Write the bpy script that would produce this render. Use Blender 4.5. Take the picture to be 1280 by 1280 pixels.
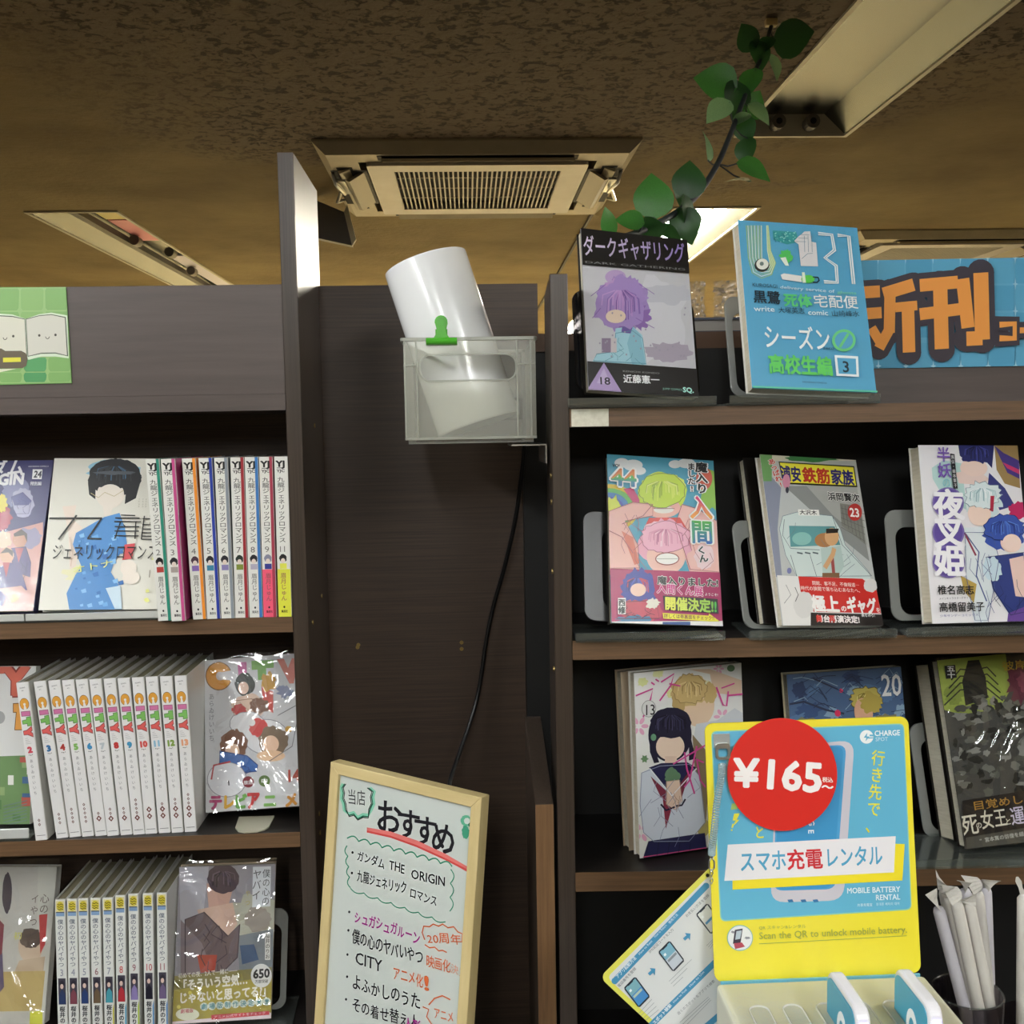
import bpy, bmesh, math, random
import numpy as np
from math import sin, cos, tan, pi, radians, hypot, atan2
from mathutils import Matrix, Vector
random.seed(4)
for o in list(bpy.data.objects): bpy.data.objects.remove(o)
SC = bpy.context.scene
COL = SC.collection
# ------------------------------------------------------------------ camera
CAM = Vector((0, 0, 1.6)); FPX = 1290.0
PSI, TH, RO = radians(2.4), radians(4.4), radians(1.0)
vf = Vector((sin(PSI)*cos(TH), cos(PSI)*cos(TH), -sin(TH)))
r0 = Vector((cos(PSI), -sin(PSI), 0)); u0 = r0.cross(vf)
vr = r0*cos(RO) - u0*sin(RO); vu = r0*sin(RO) + u0*cos(RO)
cd = bpy.data.cameras.new('camera'); cd.sensor_width = 36; cd.sensor_fit = 'HORIZONTAL'
cd.lens = FPX/1280*36; cd.clip_start = .02; cd.clip_end = 60
cam = bpy.data.objects.new('camera', cd); COL.objects.link(cam)
cam.matrix_world = Matrix(((vr.x, vu.x, -vf.x, CAM.x), (vr.y, vu.y, -vf.y, CAM.y), (vr.z, vu.z, -vf.z, CAM.z), (0, 0, 0, 1)))
SC.camera = cam
def ray(x, y): return vf + vr*((x-640)/FPX) - vu*((y-640)/FPX)
def P(x, y, Y):           # measured point of the photo at depth Y
    d = ray(x, y); return CAM + d*(Y/d.y)
def PZ(x, y, z):
    d = ray(x, y); return CAM + d*((z-CAM.z)/d.z)
# ------------------------------------------------------------------ world, exposure
w = bpy.data.worlds.new('world'); SC.world = w; w.use_nodes = True
w.node_tree.nodes['Background'].inputs[0].default_value = (.9, .95, 1, 1)
w.node_tree.nodes['Background'].inputs[1].default_value = .05
SC.view_settings.view_transform = 'Standard'; SC.view_settings.look = 'None'
SC.view_settings.gamma = 1; SC.view_settings.use_curve_mapping = False
SC.view_settings.exposure = 0.9
SC.cycles.max_bounces = 8; SC.cycles.transparent_max_bounces = 24
SC.cycles.sample_clamp_indirect = 4
TUBE_ON = 52.0            # emission of a lit fluorescent tube
CEIL = 2.44
TUBE_FAR = 100.0
# ------------------------------------------------------------------ helpers
def lin(h):
    if isinstance(h, (tuple, list)): return tuple(h[:3])
    h = h.lstrip('#'); out = []
    for i in (0, 2, 4):
        c = int(h[i:i+2], 16)/255
        out.append(c/12.92 if c <= .04045 else ((c+.055)/1.055)**2.4)
    return tuple(out)
MATS = {}
def mat(name, color=(.5, .5, .5), rough=.5, metal=0, spec=.5, emit=None, noise=None, bump=None, coat=0, trans=0):
    """plain principled; noise=(scale vec, amount, color2); bump=(scale, strength)"""
    if name in MATS: return MATS[name]
    m = bpy.data.materials.new(name); m.use_nodes = True; nt = m.node_tree; b = nt.nodes['Principled BSDF']
    c = lin(color)
    b.inputs['Base Color'].default_value = (*c, 1); b.inputs['Roughness'].default_value = rough
    b.inputs['Metallic'].default_value = metal; b.inputs['Specular IOR Level'].default_value = spec
    b.inputs['Coat Weight'].default_value = coat; b.inputs['Coat Roughness'].default_value = .1
    if emit: b.inputs['Emission Color'].default_value = (*lin(emit[0]), 1); b.inputs['Emission Strength'].default_value = emit[1]
    if noise or bump:
        tc = nt.nodes.new('ShaderNodeTexCoord'); mp = nt.nodes.new('ShaderNodeMapping'); nt.links.new(tc.outputs['Object'], mp.inputs[0])
    if noise:
        mp.inputs['Scale'].default_value = noise[0]
        n = nt.nodes.new('ShaderNodeTexNoise'); n.inputs['Scale'].default_value = 1; n.inputs['Detail'].default_value = 6; n.inputs['Roughness'].default_value = .65
        nt.links.new(mp.outputs[0], n.inputs['Vector'])
        r = nt.nodes.new('ShaderNodeValToRGB'); r.color_ramp.elements[0].position = .5-noise[1]; r.color_ramp.elements[1].position = .5+noise[1]
        r.color_ramp.elements[0].color = (*lin(noise[2]), 1); r.color_ramp.elements[1].color = (*c, 1)
        nt.links.new(n.outputs[0], r.inputs[0]); nt.links.new(r.outputs[0], b.inputs['Base Color'])
    if bump:
        n2 = nt.nodes.new('ShaderNodeTexNoise'); n2.inputs['Scale'].default_value = bump[0]; n2.inputs['Detail'].default_value = 4
        nt.links.new(tc.outputs['Object'], n2.inputs['Vector'])
        bp = nt.nodes.new('ShaderNodeBump'); bp.inputs['Strength'].default_value = bump[1]; bp.inputs['Distance'].default_value = .002
        nt.links.new(n2.outputs[0], bp.inputs['Height']); nt.links.new(bp.outputs[0], b.inputs['Normal'])
    MATS[name] = m; return m
def clearmat(name, color=(1, 1, 1), gloss=.12, rough=.08, diff=.0, diffcol=(.7, .75, .72), bump=None, translucent=False, fres=.6):
    """thin clear plastic: see-through + mirror share + some milky body"""
    if name in MATS: return MATS[name]
    m = bpy.data.materials.new(name); m.use_nodes = True; nt = m.node_tree; nt.nodes.clear()
    out = nt.nodes.new('ShaderNodeOutputMaterial'); t = nt.nodes.new('ShaderNodeBsdfTransparent'); t.inputs[0].default_value = (*color, 1)
    g = nt.nodes.new('ShaderNodeBsdfGlossy'); g.inputs['Roughness'].default_value = rough; g.inputs['Color'].default_value = (1, 1, 1, 1)
    last = t.outputs[0]
    if diff > 0:
        d = nt.nodes.new('ShaderNodeBsdfDiffuse'); d.inputs[0].default_value = (*diffcol, 1); dd = d.outputs[0]
        if translucent:
            tl = nt.nodes.new('ShaderNodeBsdfTranslucent'); tl.inputs[0].default_value = (*diffcol, 1)
            a = nt.nodes.new('ShaderNodeMixShader'); a.inputs[0].default_value = .5
            nt.links.new(dd, a.inputs[1]); nt.links.new(tl.outputs[0], a.inputs[2]); dd = a.outputs[0]
        mx = nt.nodes.new('ShaderNodeMixShader'); mx.inputs[0].default_value = diff
        nt.links.new(last, mx.inputs[1]); nt.links.new(dd, mx.inputs[2]); last = mx.outputs[0]
    lw = nt.nodes.new('ShaderNodeLayerWeight'); lw.inputs[0].default_value = .35
    ma = nt.nodes.new('ShaderNodeMath'); ma.operation = 'MULTIPLY_ADD'; ma.inputs[1].default_value = fres; ma.inputs[2].default_value = gloss
    nt.links.new(lw.outputs['Fresnel'], ma.inputs[0])
    ma.use_clamp = True
    m2 = nt.nodes.new('ShaderNodeMixShader'); nt.links.new(ma.outputs[0], m2.inputs[0]); nt.links.new(last, m2.inputs[1]); nt.links.new(g.outputs[0], m2.inputs[2])
    if bump:
        tc = nt.nodes.new('ShaderNodeTexCoord'); n = nt.nodes.new('ShaderNodeTexNoise'); n.inputs['Scale'].default_value = bump[0]; n.inputs['Detail'].default_value = 2
        n.inputs['Distortion'].default_value = 1.5
        nt.links.new(tc.outputs['Object'], n.inputs['Vector'])
        b = nt.nodes.new('ShaderNodeBump'); b.inputs['Strength'].default_value = bump[1]; b.inputs['Distance'].default_value = bump[2] if len(bump) > 2 else .004
        nt.links.new(n.outputs[0], b.inputs['Height']); nt.links.new(b.outputs[0], g.inputs['Normal'])
    nt.links.new(m2.outputs[0], out.inputs[0]); MATS[name] = m; return m
def printmat(name, rough, spec=.5, coat=0):
    m = mat(name, (1, 1, 1), rough, spec=spec, coat=coat); nt = m.node_tree
    a = nt.nodes.new('ShaderNodeAttribute'); a.attribute_name = 'Col'
    nt.links.new(a.outputs['Color'], nt.nodes['Principled BSDF'].inputs['Base Color']); return m
INK = printmat('printed_ink', .32); INKM = printmat('marker_ink', .5)
def tag(o, label=None, cat=None, group=None, kind=None):
    if label: o['label'] = label
    if cat: o['category'] = cat
    if group: o['group'] = group
    if kind: o['kind'] = kind
    return o
def empty(name, loc=(0, 0, 0), label=None, cat=None, group=None, M=None):
    o = bpy.data.objects.new(name, None); COL.objects.link(o); o.empty_display_size = .02
    if M is not None: o.matrix_world = M
    else: o.location = loc
    return tag(o, label, cat, group)
def link(name, me, m, parent=None, smooth=False):
    o = bpy.data.objects.new(name, me); COL.objects.link(o)
    if m is not None:
        me.materials.clear(); me.materials.append(m)
    if parent is not None: o.parent = parent
    if smooth:
        for p in me.polygons: p.use_smooth = True
    return o
class MB:
    def __init__(s): s.v = []; s.f = []
    def quad(s, *p): n = len(s.v); s.v += [tuple(q) for q in p]; s.f.append(tuple(range(n, n+len(p)))); return s
    def box(s, x0, x1, y0, y1, z0, z1):
        n = len(s.v); s.v += [(x, y, z) for z in (z0, z1) for y in (y0, y1) for x in (x0, x1)]
        s.f += [tuple(n+i for i in q) for q in ((0, 2, 3, 1), (4, 5, 7, 6), (0, 1, 5, 4), (2, 6, 7, 3), (0, 4, 6, 2), (1, 3, 7, 5))]; return s
    def loft(s, rings, cap=True, closed=True):
        n = len(s.v); k = len(rings[0])
        for r in rings: s.v += [tuple(p) for p in r]
        for a in range(len(rings)-1):
            for i in range(k if closed else k-1):
                j = (i+1) % k; s.f.append((n+a*k+i, n+a*k+j, n+(a+1)*k+j, n+(a+1)*k+i))
        if cap: s.f.append(tuple(n+i for i in reversed(range(k)))); s.f.append(tuple(n+(len(rings)-1)*k+i for i in range(k)))
        return s
    def prism_y(s, pts, y0, y1):       # outline in x,z extruded along y
        return s.loft([[(x, y0, z) for x, z in pts], [(x, y1, z) for x, z in pts]])
    def prism_z(s, pts, z0, z1): return s.loft([[(x, y, z0) for x, y in pts], [(x, y, z1) for x, y in pts]])
    def prism_x(s, pts, x0, x1): return s.loft([[(x0, y, z) for y, z in pts], [(x1, y, z) for y, z in pts]])
    def tube(s, path, r, n=8, cap=True):
        path = [Vector(p) for p in path]; rings = []; up = None
        for i, p in enumerate(path):
            d = (path[min(i+1, len(path)-1)] - path[max(i-1, 0)]).normalized()
            if up is None: up = Vector((0, 0, 1)) if abs(d.z) < .9 else Vector((1, 0, 0))
            a = d.cross(up).normalized(); b = a.cross(d).normalized(); up = b
            rr = r[i] if isinstance(r, (list, tuple)) else r
            rings.append([p + (a*cos(2*pi*k/n) + b*sin(2*pi*k/n))*rr for k in range(n)])
        return s.loft(rings, cap)
    def ring_y(s, outer, inner, y0, y1):   # frame with a hole, same vertex count
        k = len(outer); n = len(s.v)
        for y in (y0, y1):
            s.v += [(x, y, z) for x, z in outer]; s.v += [(x, y, z) for x, z in inner]
        for i in range(k):
            j = (i+1) % k
            s.f += [(n+i, n+j, n+k+j, n+k+i), (n+2*k+i, n+3*k+i, n+3*k+j, n+2*k+j), (n+i, n+2*k+i, n+2*k+j, n+j), (n+k+i, n+k+j, n+3*k+j, n+3*k+i)]
        return s
    def mesh(s, name='m', bevel=0, seg=2):
        me = bpy.data.meshes.new(name); me.from_pydata(s.v, [], s.f)
        bm = bmesh.new(); bm.from_mesh(me)
        bmesh.ops.recalc_face_normals(bm, faces=bm.faces)
        if bevel:
            ed = [e for e in bm.edges if len(e.link_faces) == 2 and e.calc_face_angle(0) > .6]
            bmesh.ops.bevel(bm, geom=ed, offset=bevel, segments=seg, profile=.5, affect='EDGES', clamp_overlap=True)
        bm.to_mesh(me); bm.free(); return me
    def build(s, name, m, parent=None, smooth=False, bevel=0, seg=2): return link(name, s.mesh(name, bevel, seg), m, parent, smooth)
def rrect(x0, x1, z0, z1, r, n=6):
    pts = []
    for cx, cz, a0 in ((x1-r, z1-r, 0), (x0+r, z1-r, pi/2), (x0+r, z0+r, pi), (x1-r, z0+r, 1.5*pi)):
        for i in range(n+1):
            a = a0 + i*pi/2/n; pts.append((cx+r*cos(a), cz+r*sin(a)))
    return pts
# ------------------------------------------------------------------ flat print: coloured shapes and lettering as thin layers of ink
GLY = {}
def glyph(ch, off):
    k = (ch, off)
    if k in GLY: return GLY[k]
    def ev(s, of):
        c = bpy.data.curves.new('t', 'FONT'); c.body = s; c.resolution_u = 2; c.offset = of
        o = bpy.data.objects.new('t', c); COL.objects.link(o); bpy.context.view_layer.update()
        ob = o.evaluated_get(bpy.context.evaluated_depsgraph_get()); m = ob.to_mesh()
        v = [(q.co.x, q.co.y) for q in m.vertices]; f = [tuple(p.vertices) for p in m.polygons]
        ob.to_mesh_clear(); bpy.data.objects.remove(o); bpy.data.curves.remove(c); return v, f
    if ord(ch) > 0x2000: adv = 1.0; v, f = ev(ch, off)
    elif ch == ' ': adv = .3; v, f = [], []
    else:
        v, f = ev(ch, off); v2, _ = ev(ch+ch, off); adv = max(a for a, b in v2) - max(a for a, b in v)
    GLY[k] = (v, f, adv); return GLY[k]
def homog(src, dst):
    A = []; b = []
    for (x, y), (X, Y) in zip(src, dst):
        A += [[x, y, 1, 0, 0, 0, -X*x, -X*y], [0, 0, 0, x, y, 1, -Y*x, -Y*y]]; b += [X, Y]
    h = np.linalg.solve(np.array(A, float), np.array(b, float))
    return lambda x, y: ((h[0]*x+h[1]*y+h[2])/(h[6]*x+h[7]*y+1), (h[3]*x+h[4]*y+h[5])/(h[6]*x+h[7]*y+1))
class Art:
    """coords given in measured units of the printed sheet's quad (BL,BR,TR,TL) mapped to W x H metres"""
    def __init__(s, quad, W, H, clip=None, step=.000016, ctr=True):
        x0 = -W/2 if ctr else 0
        s.h = homog(quad, ((x0, 0), (x0+W, 0), (x0+W, H), (x0, H)))
        s.c = clip or (x0, x0+W, 0, H); s.v = []; s.f = []; s.col = []; s.k = 0; s.step = step
    def _clip(s, pts):
        x0, x1, z0, z1 = s.c
        for ax, lim, sg in ((0, x0, 1), (0, x1, -1), (1, z0, 1), (1, z1, -1)):
            out = []
            for i in range(len(pts)):
                a, b = pts[i-1], pts[i]; da, db = (a[ax]-lim)*sg, (b[ax]-lim)*sg
                if (da >= 0) != (db >= 0): t = da/(da-db); out.append((a[0]+(b[0]-a[0])*t, a[1]+(b[1]-a[1])*t))
                if db >= 0: out.append(b)
            pts = out
            if len(pts) < 3: return []
        return pts
    def face(s, pts, col):
        if s.vg: col = s.vg(sum(p[1] for p in pts)/len(pts))
        x0, x1, z0, z1 = s.c
        if any(p[0] < x0 or p[0] > x1 or p[1] < z0 or p[1] > z1 for p in pts): pts = s._clip(pts)
        if len(pts) < 3: return
        a = sum(pts[i-1][0]*pts[i][1]-pts[i][0]*pts[i-1][1] for i in range(len(pts)))
        if a < 0: pts = pts[::-1]
        n = len(s.v); y = -.00012 - s.k*s.step; s.v += [(x, y, z) for x, z in pts]; s.f.append(tuple(range(n, n+len(pts)))); s.col.append(col)
    def poly(s, pts, col):
        s.k += 1; s.face([s.h(*p) for p in pts], lin(col)); return s
    def rect(s, x0, y0, x1, y1, col): return s.poly([(x0, y0), (x1, y0), (x1, y1), (x0, y1)], col)
    def full(s, col): s.k += 1; x0, x1, z0, z1 = s.c; s.face([(x0, z0), (x1, z0), (x1, z1), (x0, z1)], lin(col)); return s
    def ell(s, cx, cy, rx, ry, col, ang=0, n=28, jag=0, seed=0, k=0):
        rd = random.Random(seed+int(cx*7+cy)); pts = []
        for i in range(n):
            a = 2*pi*i/n; q = 1 + (rd.uniform(-jag, jag) if jag else 0)
            if k and i % 2: q *= k
            x, y = rx*cos(a)*q, ry*sin(a)*q; pts.append((cx+x*cos(ang)-y*sin(ang), cy+x*sin(ang)+y*cos(ang)))
        return s.poly(pts, col)
    def hair(s, cx, cy, rx, ry, cols, n=16, seed=0, wd=5, ol=None, jag=.12, crest=-.5):
        """a rounded mass of colour with an outline and falling streaks"""
        if ol: s.ell(cx, cy, rx+4, ry+4, ol, jag=jag, seed=seed, n=36)
        s.ell(cx, cy, rx, ry, cols[0], jag=jag, seed=seed, n=36); rd = random.Random(seed*31+int(cx))
        for i in range(n):
            t = rd.uniform(-.9, .9); x0, y0 = cx+t*rx*.25, cy+ry*crest; x1, y1 = cx+t*rx*.85, cy+ry*rd.uniform(.1, .8)*(1-abs(t)*.5); xm = (x0+x1)/2+t*rx*.25; ym = (y0+y1)/2-ry*.12
            s.line([(x0, y0), (xm, ym), (x1, y1)], wd*rd.uniform(.5, 1.3), rd.choice(cols[1:]))
        return s
    def folds(s, pts, col, n=8, wd=4, seed=0):
        x0 = min(p[0] for p in pts); x1 = max(p[0] for p in pts); y0 = min(p[1] for p in pts); y1 = max(p[1] for p in pts); rd = random.Random(seed)
        s.line(pts, wd, col, closed=True)
        for i in range(n):
            x, y = rd.uniform(x0, x1)*.7+(x0+x1)*.15, rd.uniform(y0, y1)*.7+(y0+y1)*.15; s.line([(x, y), (x+rd.uniform(-.12, .12)*(x1-x0), y+.12*(y1-y0)), (x+rd.uniform(-.25, .25)*(x1-x0), y+.25*(y1-y0))], wd*.7, col)
        return s
    vg = None
    def line(s, pts, wd, col, closed=False):
        s.k += 1; q = [s.h(*p) for p in pts]
        sc = hypot(s.h(pts[0][0]+1, pts[0][1])[0]-q[0][0], s.h(pts[0][0]+1, pts[0][1])[1]-q[0][1]); w2 = wd*sc/2
        if closed: q.append(q[0])
        L = []; R = []
        for i, p in enumerate(q):
            a = q[i-1] if i else (q[-2] if closed else p); b = q[i+1] if i < len(q)-1 else (q[1] if closed else p)
            dx, dy = b[0]-a[0], b[1]-a[1]; l = hypot(dx, dy) or 1; nx, ny = -dy/l*w2, dx/l*w2
            L.append((p[0]+nx, p[1]+ny)); R.append((p[0]-nx, p[1]-ny))
        for i in range(len(q)-1): s.face([L[i], L[i+1], R[i+1], R[i]], lin(col))
        return s
    def text(s, t, x0, y0, x1, y1, h, col, off=0, vert=False, fit=True, jit=0, col2=None):
        if off <= .004: return s._text(t, x0, y0, x1, y1, h, col, vert, fit, jit, col2)
        n = 4 if off < .03 else 8; k0 = s.k
        for i in range(n+(off > .055)):
            r_ = off if i < n else 0; s.k = k0+i*.25; s.sh = (r_*cos(2*pi*(i+.5)/n), r_*sin(2*pi*(i+.5)/n)); s._text(t, x0, y0, x1, y1, h, col, vert, fit, jit, col2)
        s.sh = (0, 0); s.k = k0+3; return s
    sh = (0, 0)
    def _text(s, t, x0, y0, x1, y1, h, col, vert, fit, jit, col2):
        """horizontal: baseline from (x0,y0) to (x1,y1), h = height of an em. vertical: top (x0,y0) to bottom (x1,y1)"""
        s.k += 1
        A = s.h(x0, y0); B = s.h(x1, y1); dx, dy = B[0]-A[0], B[1]-A[1]; L = hypot(dx, dy); dx, dy = dx/L, dy/L
        mx, my = (x0+x1)/2, (y0+y1)/2; rd = random.Random(len(t)*13+int(x0))
        c = lin(col); c2 = lin(col2) if col2 else None
        if vert:
            e = s.h(mx-h/2, my); g = s.h(mx+h/2, my); S = hypot(g[0]-e[0], g[1]-e[1]); ux, uy = -dx, -dy; rx, ry = -dy, dx
            if rx < 0: rx, ry = -rx, -ry
            pitch = L/len(t)
            for i, ch in enumerate(t):
                cx, cy = A[0]+dx*pitch*(i+.5), A[1]+dy*pitch*(i+.5)
                v, f, adv = glyph(ch, 0); hs = min(pitch*1.0, S*1.15)
                rot = ch in 'ー〜…「」―'
                for fc in f:
                    pts = []
                    for k in fc:
                        gx, gy = v[k][0]-adv/2+s.sh[0], v[k][1]-.38+s.sh[1]
                        if rot: gx, gy = gy, -gx
                        pts.append((cx+rx*gx*S+ux*gy*hs, cy+ry*gx*S+uy*gy*hs))
                    s.face(pts, c)
            return s
        e = s.h(mx, my); g = s.h(mx, my-h); S = hypot(g[0]-e[0], g[1]-e[1]); ux, uy = -dy, dx
        if uy < 0: ux, uy = -ux, -uy
        tot = sum(glyph(ch, 0)[2] for ch in t) or 1; W = L/tot if fit else S; px = 0; n = len(t)
        for i, ch in enumerate(t):
            v, f, adv = glyph(ch, 0); jy = rd.uniform(-jit, jit)*S; js = 1+rd.uniform(-jit, jit)
            cc = c if not c2 else tuple(c[q]+(c2[q]-c[q])*i/max(1, n-1) for q in range(3))
            for fc in f: s.face([(A[0]+dx*(px+(v[k][0]+s.sh[0])*js)*W+ux*((v[k][1]+s.sh[1])*js*S+jy), A[1]+dy*(px+(v[k][0]+s.sh[0])*js)*W+uy*((v[k][1]+s.sh[1])*js*S+jy)) for k in fc], cc)
            px += adv
        return s
    def build(s, name, parent, m=None):
        me = bpy.data.meshes.new(name); me.from_pydata(s.v, [], s.f)
        at = me.color_attributes.new('Col', 'FLOAT_COLOR', 'CORNER')
        buf = []
        for f, c in zip(s.f, s.col): buf += [c[0], c[1], c[2], 1.0]*len(f)
        at.data.foreach_set('color', buf)
        return link(name, me, m or INK, parent)
# ------------------------------------------------------------------ materials of the place
GH, GV = (6, 6, 420), (420, 420, 6)
WD = mat('dark_laminate', '#48372a', .5, noise=(GH, .16, '#31241a'))                 # panels seen face on, grain across
WDV = mat('dark_laminate_upright', '#453a32', .30, coat=.35, noise=(GV, .22, '#2e261f'))
WG = mat('grey_brown_laminate', '#5a4e49', .38, noise=((5, 5, 90), .2, '#4c423e'), coat=.15)    # fascias
WE = mat('brown_edge_band', '#705338', .5, noise=((9, 9, 260), .2, '#513b26'))        # shelf edges
WEV = mat('brown_edge_band_upright', '#7a5a3a', .5, noise=((260, 260, 9), .2, '#5a4029'))
BLK = mat('black_plastic', '#0c0c0d', .35); SHB = mat('shelf_board_inner', '#181412', .45)
IVY = mat('cream_plastic', '#c9c2ae', .4); STEEL = mat('zinc_metal', '#b9b9b5', .28, metal=1)
WHT = mat('white_plastic', '#dedede', .3, coat=.2)
ACM = mat('yellowed_casing', '#c2b592', .45, noise=((4, 4, 4), .25, '#9c9072')); DARK = mat('dark_void', '#050505', .7)
REFL = mat('lamp_reflector', '#666a64', .25, metal=.75); LFR = mat('lamp_frame_paint', '#c4bea8', .4)
PAPER = mat('page_paper', '#cfc8b4', .8, noise=((600, 40, 600), .3, '#b3ab95')); SOCK = mat('lamp_socket', '#6f6a60', .5)
PAPERD = mat('yellowed_page_edges', '#8a8268', .8, noise=((900, 12, 12), .3, '#5f5944'))
BRASS = mat('screw_brass', '#a08a55', .35, metal=.8)
ACRY = clearmat('clear_acrylic', (.9, .93, .92), .05, .06, .06, (.4, .45, .42), fres=.4)
FILM = clearmat('clear_film', (.99, .99, .99), .0, .12, .0, bump=(9, .3), fres=.22)
FILM2 = clearmat('crinkled_film', (.95, .96, .95), .12, .12, .12, (.7, .7, .66), bump=(60, 1.0))
BINM = clearmat('frosted_polypropylene', (.96, .96, .92), .03, .35, .18, (.85, .86, .76), translucent=True)
TUBE = mat('lit_tube', (1, 1, 1), emit=((.98, 1, 1), TUBE_ON)); TUBED = mat('lit_tube_back_row', (1, 1, 1), emit=((1, .92, .75), TUBE_FAR*1.3)); TUBEC = mat('lit_tube_far', (1, 1, 1), emit=((1, .93, .78), TUBE_FAR))
FLOORM = mat('beige_floor_tile', '#2f281f', .45, noise=((2, 2, 2), .3, '#272119')); WALLM = mat('cream_wall', '#ddcda2', .8)
def ceiling_mat():
    m = bpy.data.materials.new('stained_plaster'); m.use_nodes = True; nt = m.node_tree; b = nt.nodes['Principled BSDF']; N = nt.nodes.new; L = nt.links.new
    tc = N('ShaderNodeTexCoord')
    def noise(sc, det=4, dist=0, rough=.6):
        n = N('ShaderNodeTexNoise'); n.inputs['Scale'].default_value = sc; n.inputs['Detail'].default_value = det; n.inputs['Distortion'].default_value = dist
        n.inputs['Roughness'].default_value = rough; L(tc.outputs['Object'], n.inputs['Vector']); return n.outputs[0]
    def ramp(src, a, ca, b_, cb):
        r = N('ShaderNodeValToRGB'); r.color_ramp.elements[0].position = a; r.color_ramp.elements[1].position = b_
        r.color_ramp.elements[0].color = (*ca, 1); r.color_ramp.elements[1].color = (*cb, 1); L(src, r.inputs[0]); return r.outputs[0]
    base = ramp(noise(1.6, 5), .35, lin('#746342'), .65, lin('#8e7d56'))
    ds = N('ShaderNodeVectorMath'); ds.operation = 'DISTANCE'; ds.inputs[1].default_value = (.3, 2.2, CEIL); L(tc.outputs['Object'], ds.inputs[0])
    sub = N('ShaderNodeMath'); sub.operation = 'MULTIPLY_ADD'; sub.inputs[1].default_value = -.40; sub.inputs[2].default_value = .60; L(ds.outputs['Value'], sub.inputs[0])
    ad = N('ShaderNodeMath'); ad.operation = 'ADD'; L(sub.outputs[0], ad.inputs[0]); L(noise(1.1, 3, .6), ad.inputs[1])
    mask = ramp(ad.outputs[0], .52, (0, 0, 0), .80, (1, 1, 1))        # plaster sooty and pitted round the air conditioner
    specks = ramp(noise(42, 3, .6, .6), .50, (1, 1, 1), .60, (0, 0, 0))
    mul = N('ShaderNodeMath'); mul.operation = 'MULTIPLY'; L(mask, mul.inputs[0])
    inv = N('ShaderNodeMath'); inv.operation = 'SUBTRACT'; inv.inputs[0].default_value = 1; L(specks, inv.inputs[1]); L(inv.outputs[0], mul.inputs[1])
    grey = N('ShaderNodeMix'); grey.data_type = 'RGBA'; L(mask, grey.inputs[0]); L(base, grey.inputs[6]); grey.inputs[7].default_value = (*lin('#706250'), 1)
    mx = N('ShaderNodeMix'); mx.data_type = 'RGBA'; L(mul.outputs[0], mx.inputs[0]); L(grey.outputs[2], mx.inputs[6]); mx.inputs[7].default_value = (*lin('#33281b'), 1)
    L(mx.outputs[2], b.inputs['Base Color']); b.inputs['Roughness'].default_value = .75; b.inputs['Specular IOR Level'].default_value = .12
    bp = N('ShaderNodeBump'); bp.inputs['Strength'].default_value = .35; bp.inputs['Distance'].default_value = .010; L(noise(38, 4), bp.inputs['Height']); L(bp.outputs[0], b.inputs['Normal'])
    return m
# ------------------------------------------------------------------ the room
def struct(name, mb, m, parent=None, **k):
    o = mb.build(name, m, parent, **k)
    if parent is None: o['kind'] = 'structure'
    return o
RX0, RX1, RY0, RY1 = -4.5, 5.0, -3.6, 9.8
struct('floor', MB().box(RX0, RX1, RY0, 5.2, -.1, 0), FLOORM)
struct('floor', MB().box(RX0, RX1, 5.2, RY1, -.1, 0), mat('pale_bounce_floor', '#cbbd9c', .4, noise=((2, 2, 2), .3, '#bdae8c')))  # unseen far floor, made pale to bounce light onto the ceiling
struct('wall_back', MB().box(RX0, RX1, RY1, RY1+.1, 0, CEIL), WALLM)
WALLD = mat('brown_panelled_wall', '#2e261e', .6)
struct('wall_left', MB().box(RX0-.1, RX0, RY0, RY1, 0, CEIL), WALLD)
struct('wall_right', MB().box(RX1, RX1+.1, RY0, RY1, 0, CEIL), WALLD)
struct('wall_front', MB().box(RX0, RX1, RY0-.1, RY0, 0, CEIL), mat('tan_wall', '#7a694e', .7))
lamps = [  # x0,x1,y0,y1,lit   recessed troffers of the shop and one added fill lamp
    (.795, 1.10, .45, 3.0, 0), (-1.595, -1.28, 3.94, 6.4, 0), (.81, 1.12, 3.96, 6.4, 2), (-1.595, -1.28, -1.5, 1.0, 1), (.795, 1.10, -2.7, -.25, 1),
    (-.45, -.13, -3.3, -.9, 1), (-3.4, -3.09, 3.0, 5.4, 2), (2.9, 3.21, .2, 2.6, 2), (.81, 1.12, 7.0, 9.4, 3), (-1.595, -1.28, 7.0, 9.4, 3), (3.3, 3.6, 6.2, 8.6, 3)]  # first entry here is a fill lamp added behind the camera
AC = [(-.425, .522, 3.022, 3.93), (1.70, 2.65, 4.43, 5.36)]
xs = sorted({RX0, RX1, *[v for l in lamps for v in l[:2]], *[v for a in AC for v in a[:2]]}); ys = sorted({RY0, RY1, *[v for l in lamps for v in l[2:4]], *[v for a in AC for v in a[2:]]})
cb = MB()
for i in range(len(xs)-1):
    for j in range(len(ys)-1):
        mx, my = (xs[i]+xs[i+1])/2, (ys[j]+ys[j+1])/2
        if any(a < mx < b and c < my < d for a, b, c, d in [l[:4] for l in lamps]+AC): continue
        cb.quad((xs[i], ys[j], CEIL), (xs[i], ys[j+1], CEIL), (xs[i+1], ys[j+1], CEIL), (xs[i+1], ys[j], CEIL))
cb.quad((RX0, RY0, CEIL+.25), (RX1, RY0, CEIL+.25), (RX1, RY1, CEIL+.25), (RX0, RY1, CEIL+.25))
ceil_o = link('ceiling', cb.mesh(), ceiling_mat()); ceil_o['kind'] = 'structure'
struct('trim_1', MB().box(.492, .502, 3.97, 9.6, CEIL-.012, CEIL-.0005), mat('dark_trim', '#2c2418', .6))
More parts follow.
